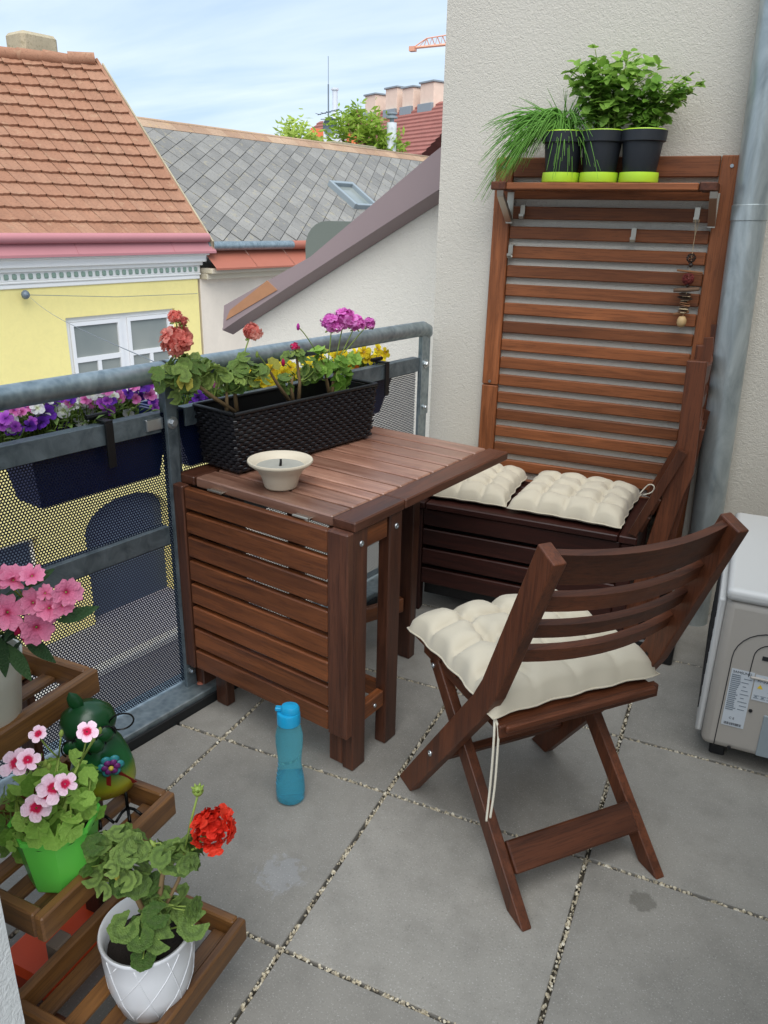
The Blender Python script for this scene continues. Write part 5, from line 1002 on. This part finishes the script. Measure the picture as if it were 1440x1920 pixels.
# ---------------- red geranium in the white pot
def VPx(px, py, P, off=0.0):           # plane through P facing the camera horizontally
    d = V((CF.x, CF.y, 0)).normalized(); return PX((px, py), V(P)+d*off, d)
rb_ = V((-0.086, -0.772, zl+0.118)); rg = random.Random(31); rgp = plant('geranium_plant', 'red geranium with one scarlet bloom in the white pot', 'geranium', rb_); st = Stems()
q = lambda px, py, off=0.0: VPx(px, py, rb_, off)-rb_
st.stem([V((0, 0, -0.01)), q(275, 1720), q(240, 1650), q(222, 1600)], [.006, .005, .004, .003]); st.stem([V((0.01, 0, -0.01)), q(298, 1690), q(305, 1640), q(330, 1610)], [.006, .005, .004, .003]); st.stem([V((0.01, 0.01, -0.01)), q(310, 1700), q(335, 1650), q(345, 1600)], [.004, .003, .003, .002])
tips = [q(222, 1600), q(240, 1650), q(275, 1720), q(305, 1640), q(330, 1610), q(298, 1690)]
leafcloud(rgp, st, LR, [(q(205, 1590), (.035, .03, .03), 13), (q(235, 1600), (.035, .03, .03), 14), (q(225, 1640), (.035, .03, .025), 11), (q(185, 1630), (.025, .025, .025), 5), (q(320, 1600), (.035, .03, .025), 12), (q(345, 1590), (.03, .03, .025), 11), (q(300, 1680), (.03, .03, .025), 7), (q(275, 1700), (.035, .03, .025), 11), (q(330, 1690), (.03, .03, .025), 6)], rg, 0.0195, tips, 0.5)
for (px, py, sz, off) in ((232, 1740, .024, -.05), (262, 1760, .021, -.06), (298, 1762, .022, -.05), (268, 1798, .019, -.065), (362, 1735, .025, -.02), (275, 1735, .025, -.03), (345, 1710, .022, 0)):
    p = q(px, py, off); leafat(rgp, LR, p, (CAM-rb_-p).normalized()+V((0, 0, .8)), sz, rg.uniform(0, 6)); st.green(bez(V((0, 0, 0)), p*.5+V((0, 0, .02)), p, 4), 0.0014)
hp = q(398, 1550); st.green([q(330, 1625), q(345, 1600), q(368, 1590), hp], 0.002); put('flower_head', HR, rgp, mtx=dirmat(hp, V((0.2, -0.7, 0.6)), 0.4, 0.0335))
st.green([q(345, 1600), q(358, 1540), q(371, 1490)], 0.0017)
b = MB(); b.lathe([(0, -0.009), (0.006, -0.006), (0.009, 0), (0.006, 0.006), (0, 0.008)], 9, dirmat(q(371, 1483), V((0, 0, 1)))); 
for i in range(7): a = i*0.9; b.lathe([(0, -.004), (.003, 0), (0, .006)], 6, dirmat(q(371, 1483)+V((math.cos(a)*.006, math.sin(a)*.006, .004)), V((math.cos(a), math.sin(a), 1))))
b.build('bud_cluster', 'stem_green', rgp, True); bud(rgp, q(287, 1582), 'stem_green', .006, V((-1, 0, 1))); st.green([q(320, 1610), q(300, 1580), q(287, 1582)], .0012)
for i in range(6): bud(rgp, q(218+rg.uniform(-6, 6), 1640+rg.uniform(-8, 8), -.03), 'leaf_yellow', .004, V((0, 0, 1)))
st.done(rgp)
# ---------------- pale pink pelargonium in the green pot
gb = V((-0.222, -0.802, zm+0.10)); rg = random.Random(41); pp = plant('pelargonium_plant', 'pale pink pelargonium with red-blotched petals in the green pot', 'pelargonium', gb); st = Stems(); q = lambda px, py, off=0.0: VPx(px, py, gb, off)-gb
tips = []
for (px, py) in ((30, 1500), (70, 1440), (110, 1420), (150, 1430), (90, 1480), (170, 1450), (20, 1540), (130, 1480)): st.green([V((rg.uniform(-.02, .02), rg.uniform(-.02, .02), -.01)), q(px, py).lerp(V((0, 0, 0)), .45)+V((0, 0, .01)), q(px, py)], [.003, .0026, .002]); tips.append(q(px, py))
leafcloud(pp, st, LF, [(q(20, 1540), (.04, .03, .03), 11), (q(60, 1480), (.045, .035, .035), 13), (q(105, 1450), (.045, .035, .03), 13), (q(150, 1470), (.035, .03, .03), 10), (q(90, 1520), (.045, .03, .025), 12), (q(140, 1530), (.03, .03, .03), 7), (q(30, 1580), (.04, .03, .02), 7), (q(85, 1560, -.05), (.03, .02, .02), 7), (q(40, 1560, -.05), (.03, .02, .02), 7), (q(125, 1545, -.05), (.02, .02, .02), 5)], rg, 0.017, tips, 0.5)
FPL = [flower('flower', 'petal_pale', 9+i, 5, .43, .10, .06, False) for i in range(3)]
for (px, py, r_, dx) in ((30, 1432, .021, -.2), (52, 1425, .017, .1), (100, 1478, .021, .1), (122, 1470, .017, .4), (68, 1515, .022, -.2), (163, 1372, .016, .1), (72, 1376, .013, -.3), (88, 1490, .018, -.1)):
    p = q(px, py, -.05); put('flower', rg.choice(FPL), pp, mtx=dirmat(p, (CAM-gb-p).normalized()*1.0+V((dx, 0, .35)), rg.uniform(0, 6), r_)); tq = min(tips, key=lambda t_: (t_-p).length); st.green(bez(tq, tq.lerp(p, .5)+V((0, 0, -.01)), p-V((0, 0, .004)), 5), .0013)
for (px, py) in ((187, 1370), (175, 1385), (115, 1375), (85, 1430), (92, 1437)): bud(pp, q(px, py, -.03), 'stem_green', .006, V((.3, 0, 1))); tq = min(tips, key=lambda t_: (t_-q(px, py)).length); st.green([tq, q(px, py, -.03)], .0013)
st.done(pp)
# ---------------- pink impatiens in the cream pot
ib = V((-0.372, -0.785, ztp+0.115)); rg = random.Random(51); im = plant('impatiens_plant', 'pink impatiens with dark leaves in the cream pot on the top step', 'impatiens', ib); st = Stems(); q = lambda px, py, off=0.0: VPx(px, py, ib, off)-ib
tips = [q(px, py) for (px, py) in ((20, 1150), (50, 1130), (0, 1120), (80, 1150), (-40, 1140), (10, 1180))]
for t_ in tips: st.green([V((0, 0, -.01)), t_*.5+V((0, 0, .01)), t_], [.004, .003, .002])
for i in range(46):
    t_ = rg.choice(tips); p = t_.lerp(V((0, 0, 0.0)), rg.uniform(0, .75))+V((rg.uniform(-.02, .02), rg.uniform(-.02, .02), rg.uniform(-.01, .02))); a = rg.uniform(0, 6.28); d = V((math.cos(a), math.sin(a), rg.uniform(-.7, .3))); leafat(im, LD, p, V((-d.x*.4, -d.y*.4, 1)), rg.uniform(.017, .028), a)
for (px, py, sz, a) in ((110, 1165, .030, .2), (15, 1210, .032, -1.2), (45, 1100, .024, .4), (45, 1195, .03, -.9), (0, 1195, .03, -1.6)): p = q(px, py, -.04); m4 = Matrix.Translation(p) @ (CAM-ib-p).normalized().to_track_quat('Z', 'Y').to_matrix().to_4x4() @ Matrix.Rotation(a, 4, 'Z') @ Matrix.Scale(sz, 4); put('leaf', LD, im, mtx=m4)
FIM = [flower('flower', 'petal_impatiens', 12+i, 5, .46, .18, .09, False, -0.12) for i in range(4)]
for (px, py, r_, dx, dz) in ((14, 1148, .029, -.1, 0), (68, 1176, .032, .2, -.3), (124, 1110, .026, .8, .1), (62, 1130, .022, .1, .6), (92, 1140, .024, .7, .2), (25, 1088, .024, 0, .9), (60, 1080, .019, .4, .9), (-15, 1090, .026, -.4, .6), (118, 1135, .019, .9, -.4), (5, 1085, .022, -.2, .8), (-25, 1150, .028, -.5, .2), (85, 1112, .014, .2, .5)):
    p = q(px, py, -.05); put('flower', rg.choice(FIM), im, mtx=dirmat(p, (CAM-ib-p).normalized()+V((dx, -dx*.3, dz)), rg.uniform(0, 6), r_*.88)); tq = min(tips, key=lambda t_: (t_-p).length); st.green([tq, tq.lerp(p, .5), p], .0014)
for i in range(7): bud(im, q(45+rg.uniform(-20, 20), 1185+rg.uniform(-14, 12), -.05), 'petal_crimson', .006, V((rg.uniform(-1, 1), 0, 1)))
st.done(im)
# ---------------- painted metal bird
k = NT('painted_bird', 0.3, spec=0.6); zc = k.n('SeparateXYZ', {0: k.coord()}).outputs[2]
k.base(k.ramp(k.math('ADD', zc, k.math('MULTIPLY', k.noise(k.coord(), 25, 4), 0.03)), [(0.055, lin('a8861c')), (0.085, lin('8f9020')), (0.12, lin('1d6030')), (0.17, lin('123f26'))])); M['painted_bird'] = k.m
plain('bird_green', '12401f', 0.28, var=0.4, nscale=20); plain('bird_red', '7c1a16', 0.4); plain('bird_teal', '2f7f86', 0.35); plain('bird_purple', '6a2468', 0.35); plain('wire_black', '121212', 0.35, 0.5); plain('bird_yellow', 'b9a23a', 0.4)
fb = V((-0.252, -0.668, zm)); bd = thing('metal_bird', 'painted green and yellow metal bird figurine with wire glasses on the middle step', 'figurine', fb, 0); bd.scale = (1.1, 1.1, 1.1)
tc_ = V((CAM.x-fb.x, CAM.y-fb.y, 0)).normalized(); sd2 = V((-tc_.y, tc_.x, 0))
def bq(r_, f_, z): return sd2*r_+tc_*f_+V((0, 0, z))
rotb = Matrix((( sd2.x, tc_.x, 0, 0), (sd2.y, tc_.y, 0, 0), (0, 0, 1, 0), (0, 0, 0, 1)))
b = MB(); b.lathe([(0, 0.045), (0.03, 0.047), (0.046, 0.052), (0.050, 0.07), (0.049, 0.09), (0.043, 0.115), (0.034, 0.14), (0.024, 0.155), (0, 0.16)], 32, rotb @ Matrix.Diagonal((1, 0.72, 1, 1))); b.build('body', 'painted_bird', bd, True)
b = MB(); b.lathe([(0, -0.036), (0.018, -0.032), (0.034, -0.014), (0.039, 0.004), (0.034, 0.022), (0.019, 0.035), (0, 0.039)], 28, Matrix.Translation(bq(-0.012, 0.008, 0.180)) @ rotb @ Matrix.Diagonal((1.08, 0.85, 1, 1))); b.build('head', 'bird_green', bd, True)
m4 = Matrix.Translation(bq(-0.020, 0.012, 0.208)) @ rotb @ Matrix.Rotation(R(-20), 4, 'Y')
b = MB(); b.lathe([(0, 0), (0.008, 0.006), (0.011, 0.018), (0.008, 0.03), (0, 0.038)], 12, m4 @ Matrix.Diagonal((1, .35, 1, 1))); b.build('crest', 'bird_green', bd, True)
for (r_, z, s_) in ((-0.022, 0.170, .014), (0.010, 0.176, .013), (-0.005, 0.160, .013), (-.04, .165, .012)):
    b = MB(); b.lathe([(0, -1), (.7, -.7), (1, 0), (.7, .7), (0, 1)], 14, Matrix.Translation(bq(r_, 0.040, z)) @ rotb @ Matrix.Diagonal((s_, s_*.35, s_*1.1, 1))); b.build('feather', 'bird_green', bd, True)
    b = MB(); b.tube([bq(r_+s_*1.1*math.cos(a), 0.0415, z+s_*1.2*math.sin(a)) for a in [i*2*math.pi/20 for i in range(14)]], .0013, 5); b.build('wire_outline', 'wire_black', bd)
b = MB(); b.tube([bq(0.035+0.018*math.cos(a), 0.028+0.006*math.sin(a), 0.185+0.018*math.sin(a)) for a in [i*2*math.pi/22 for i in range(23)]], .0014, 5); b.tube([bq(0.0, 0.044, 0.178), bq(0.018, 0.04, 0.185)], .0014, 5); b.build('glasses', 'wire_black', bd)
b = MB(); b.lathe([(0, 0), (.004, .001), (.004, .004), (0, .006)], 10, dirmat(bq(0.022, 0.036, 0.182), tc_)); b.build('eye', 'wire_black', bd, True)
fl0 = bq(0.012, 0.040, 0.118)
for (n_, L_, mt, o_) in ((6, .020, 'bird_teal', 0), (6, .014, 'bird_purple', .003)):
    for i in range(n_): a = 2*math.pi*i/n_; b = MB(); b.lathe([(0, -.35), (.6, -.2), (1, 0), (.6, .2), (0, .3)], 12, dirmat(fl0+tc_*o_+sd2*L_*.62*math.cos(a)+V((0, 0, L_*.62*math.sin(a))), tc_, 0, L_*.40)); b.build('flower_petal', mt, bd, True)
b = MB(); b.lathe([(0, .005), (.003, .004), (.004, 0)], 10, dirmat(fl0+tc_*.005, tc_)); b.build('flower_centre', 'bird_yellow', bd, True)
for (r0_, r1_) in ((0.008, 0.004), (0.018, 0.045)):
    b = MB(); a, c_ = bq(r0_, 0.037, .105), bq(r1_, 0.034 if r1_ < .02 else .018, .060); w_ = sd2*.0035; b.add([a-w_, a+w_, c_+w_, c_-w_, a-w_-tc_*.002, a+w_-tc_*.002, c_+w_-tc_*.002, c_-w_-tc_*.002], [(0, 1, 2, 3), (4, 7, 6, 5), (0, 4, 5, 1), (2, 6, 7, 3), (1, 5, 6, 2), (0, 3, 7, 4)]); b.build('ribbon', 'bird_red', bd)
for s_ in (-1, 1):
    x = 0.022*s_+.008; b = MB(); b.tube([bq(x, 0, .05), bq(x, .003, .012), bq(x, 0.006, .004)], .0028, 7)
    for a in (-.7, 0, .7): b.tube([bq(x, .006, .005), bq(x+math.sin(a)*.015, .006+.015*math.cos(a), .008), bq(x+math.sin(a)*.032, .006+.032*math.cos(a), .0028)], .0026, 6)
    b.build('foot', 'wire_black', bd, True)
# ================================================================== herbs on the shelf
ZS = 1.5005
for i, (x, lb) in enumerate(((0.0, 'anthracite herb pot of chives on a lime saucer at the left of the shelf'), (0.124, 'anthracite herb pot between the two others on the shelf'), (0.250, 'rightmost anthracite herb pot on a lime saucer on the shelf'))):
    o = thing('herb_pot', lb, 'pot', (x, 1.318, ZS), 0, 'dark herb pots on the shelf')
    b = MB(); b.lathe([(0, 0.002), (0.060, 0), (0.062, 0.003), (0.0605, 0.030), (0.058, 0.030), (0.056, 0.008), (0, 0.007)], 36); b.build('saucer', 'lime', o, True, 40)
    b = MB(); b.lathe([(0, 0.010), (0.047, 0.009), (0.049, 0.012), (0.062, 0.118), (0.066, 0.118), (0.070, 0.120), (0.0725, 0.150), (0.068, 0.151), (0.066, 0.12)], 40); b.build('pot', 'anthracite', o, True, 40)
    b = MB(); b.lathe([(0.0675, 0.1515), (0.0665, 0.154), (0.064, 0.154), (0.063, 0.13)], 36); b.build('inner_rim', 'lime', o, True, 40)
    b = MB(); b.lathe([(0.064, 0.138), (0, 0.140)], 20); b.build('soil', 'soil', o, True)
rg = random.Random(61); cvb = V((0.0, 1.318, ZS+0.139)); cv = plant('chive_plant', 'clump of chives drooping over the left end of the shelf', 'chives', cvb); b = MB()
for i in range(340):
    a = rg.uniform(0, 6.28); r_ = 0.05*math.sqrt(rg.random()); p0_ = V((r_*math.cos(a), r_*math.sin(a), 0)); up_ = rg.uniform(.03, .12)
    if rg.random() < .80: dx, dy = -rg.uniform(.05, .27), -rg.uniform(-.02, .10); end = V((dx, dy, -rg.uniform(-.03, .13)*abs(dx)/.16)); up_ = rg.uniform(.05, .11)
    elif rg.random() < .6: dx, dy = rg.uniform(-.03, .14), -rg.uniform(.04, .10); end = V((dx, dy, rg.uniform(-.14, .05)))
    else: end = V((rg.uniform(-.17, .08), rg.uniform(-.08, .03), rg.uniform(.03, .14))); up_ = .05
    pts = bez(p0_, V((end.x*.4, end.y*.4, up_*1.5)), end, 8); b.tube(pts, [.0019]*4+[.0017, .0015, .0012, .0009, .0005], 4, caps=False)
b.build('blades', 'blade_chive', cv, True, kind='stuff')
def herb(label, x, ext, seed, nst, size, hgt, spread):
    rg = random.Random(seed); hb = V((x, 1.318, ZS+0.139)); root = plant('herb_plant', label, 'herb', hb, 'leafy herbs on the shelf'); st = Stems()
    for i in range(nst):
        a = rg.uniform(0, 6.28); L = rg.uniform(.55, 1.0); tip = V((math.cos(a)*spread*rg.uniform(.3, 1)+ext[0], math.sin(a)*spread*.6*rg.uniform(.3, 1)-0.02+ext[1], hgt*L)); p0_ = V((rg.uniform(-.035, .035), rg.uniform(-.035, .035), 0)); pts = bez(p0_, V((p0_.x*1.3, p0_.y*1.3, hgt*L*.6)), tip, 8); st.green(pts, [.0016]*5+[.0012]*4)
        for j in range(2, 9):
            p = pts[j]
            for s_ in (0, 1):
                if rg.random() < .12: continue
                b_ = rg.uniform(0, 6.28); d = V((math.cos(b_), math.sin(b_), rg.uniform(-.3, .35))); sz = size*rg.uniform(.6, 1.2)*(0.7 if j > 6 else 1); xx = d.normalized(); nz_ = (V((0, -.35, 1))+V((rg.gauss(0, .35), rg.gauss(0, .35), 0))); yy = nz_.cross(xx).normalized(); zz_ = xx.cross(yy); o_ = p+xx*sz*.35
                put('leaf', LH, root, mtx=Matrix(((xx.x*sz, yy.x*sz, zz_.x*sz, o_.x), (xx.y*sz, yy.y*sz, zz_.y*sz, o_.y), (xx.z*sz, yy.z*sz, zz_.z*sz, o_.z), (0, 0, 0, 1))))
    b = MB(); pts9 = [(v.co.copy()) for v in LH.vertices]; fs9 = [tuple(p.vertices) for p in LH.polygons]
    for i in range(230):
        a = rg.uniform(0, 6.28); f = rg.random(); r_ = spread*(0.35+0.75*f)*math.sqrt(rg.random()); c_ = V((math.cos(a)*r_+ext[0]*f, math.sin(a)*r_*.6-0.01, hgt*(0.12+0.78*f))); sz = size*rg.uniform(.5, .95); m4 = dirmat(c_, V((rg.gauss(0, .5), rg.gauss(-.4, .5), 1)), rg.uniform(0, 6.28), sz); b.add([m4 @ q for q in pts9], fs9)
    b.build('inner_foliage', 'leaf_fresh', root, True, kind='stuff')
    st.done(root)
herb('tall bushy green herb in the middle pot on the shelf', 0.124, (0.02, -0.01), 71, 25, 0.0275, 0.235, 0.15)
herb('lower fine-leaved green herb in the right pot on the shelf', 0.250, (0.035, -0.01), 72, 25, 0.0195, 0.165, 0.125)
# ---------------- driftwood chime hanging from a hook
chm_ = thing('driftwood_chime', 'hanging chime of twigs, beads and a rattan ball on the slatted panel', 'chime', (0.441, 1.372, 1.395))
plain('bead_dark', '2c1c12', 0.5); plain('twig', '8a5e3c', 0.8, var=0.5, nscale=40); plain('driftwood', '6e5542', 0.9, var=0.6, nscale=40); plain('rattan_red', '6b2420', 0.7); plain('bead_pale', 'b99a6c', 0.6, var=0.3, nscale=30)
b = MB(); b.tube([(-0.004, 0, 0), (0.001, 0, -0.05), (0.002, 0, -0.32)], 0.0009, 5); b.tube([(0.008, 0, 0), (0.001, 0, -0.05)], 0.0009, 5); b.build('string', 'twine', chm_)
rg = random.Random(81); b = MB()
for i in range(40):
    f = i/39; a = i*2.4; r_ = 0.011*math.sin(math.pi*(f*.85+.1)); p = V((r_*math.cos(a), r_*math.sin(a), -0.105-0.026*f)); b.lathe([(0, 0), (.5, .2), (.3, .8), (0, 1)], 5, dirmat(p, V((math.cos(a), math.sin(a), -.4)), 0, .006))
b.build('cone', 'bead_dark', chm_)
for z, r_, mt in ((-0.140, .008, 'bead_dark'), (-0.205, .0065, 'bead_dark')): b = MB(); b.lathe([(0, -1), (.7, -.7), (1, 0), (.7, .7), (0, 1)], 14, Matrix.Translation((0.002, 0, z)) @ Matrix.Scale(r_, 4)); b.build('bead', mt, chm_, True)
def twig(x0, x1, z0, z1, r_, mt='twig', y=0): b = MB(); b.tube([(x0, y, z0), ((x0+x1)/2, y+rg.uniform(-.003, .003), (z0+z1)/2+rg.uniform(-.002, .002)), (x1, y, z1)], [r_*.85, r_, r_*.8], 7); b.build('twig', mt, chm_, True)
twig(-0.038, 0.042, -0.158, -0.163, .004); twig(-0.040, 0.040, -0.222, -0.214, .0075, 'driftwood')
b = MB()
for i in range(26):
    ax = V((rg.gauss(0, 1), rg.gauss(0, 1), rg.gauss(0, 1))).normalized(); u_ = ax.orthogonal().normalized(); w_ = ax.cross(u_); rr_ = .0185*rg.uniform(.85, 1.05); o_ = ax*rg.uniform(-.007, .007); b.tube([V((0.001, 0, -0.184))+o_+(u_*math.cos(t)+w_*math.sin(t))*math.sqrt(max(1e-6, rr_**2-o_.length**2)) for t in [k_*2*math.pi/14 for k_ in range(15)]], .0011, 4, caps=False)
b.build('rattan_ball', 'rattan_red', chm_)
for i in range(15):
    z = -0.232-0.0042*i; s_ = .014+.010*rg.random(); b = MB(); pts = [(s_*rg.uniform(.7, 1.15)*math.cos(k_*math.pi/4), s_*rg.uniform(.6, 1)*math.sin(k_*math.pi/4)) for k_ in range(8)]; b.prism(pts, -.0012, .0012); b.build('bark_chip', rg.choice(['driftwood', 'twig', 'bead_dark', 'twine']), chm_, loc=(0.001+rg.uniform(-.005, .005), 0, z), rot=(rg.uniform(-.2, .2), rg.uniform(-.2, .2), rg.uniform(0, 6)))
twig(-0.03, 0.018, -0.30, -0.288, .0055); b = MB(); b.lathe([(0, 0), (.010, -.002), (.015, -.012), (.0155, -.024), (.011, -.034), (.004, -.037), (0, -.036)], 18); b.build('wooden_bell', 'bead_pale', chm_, True, loc=(0.0, 0, -0.303))
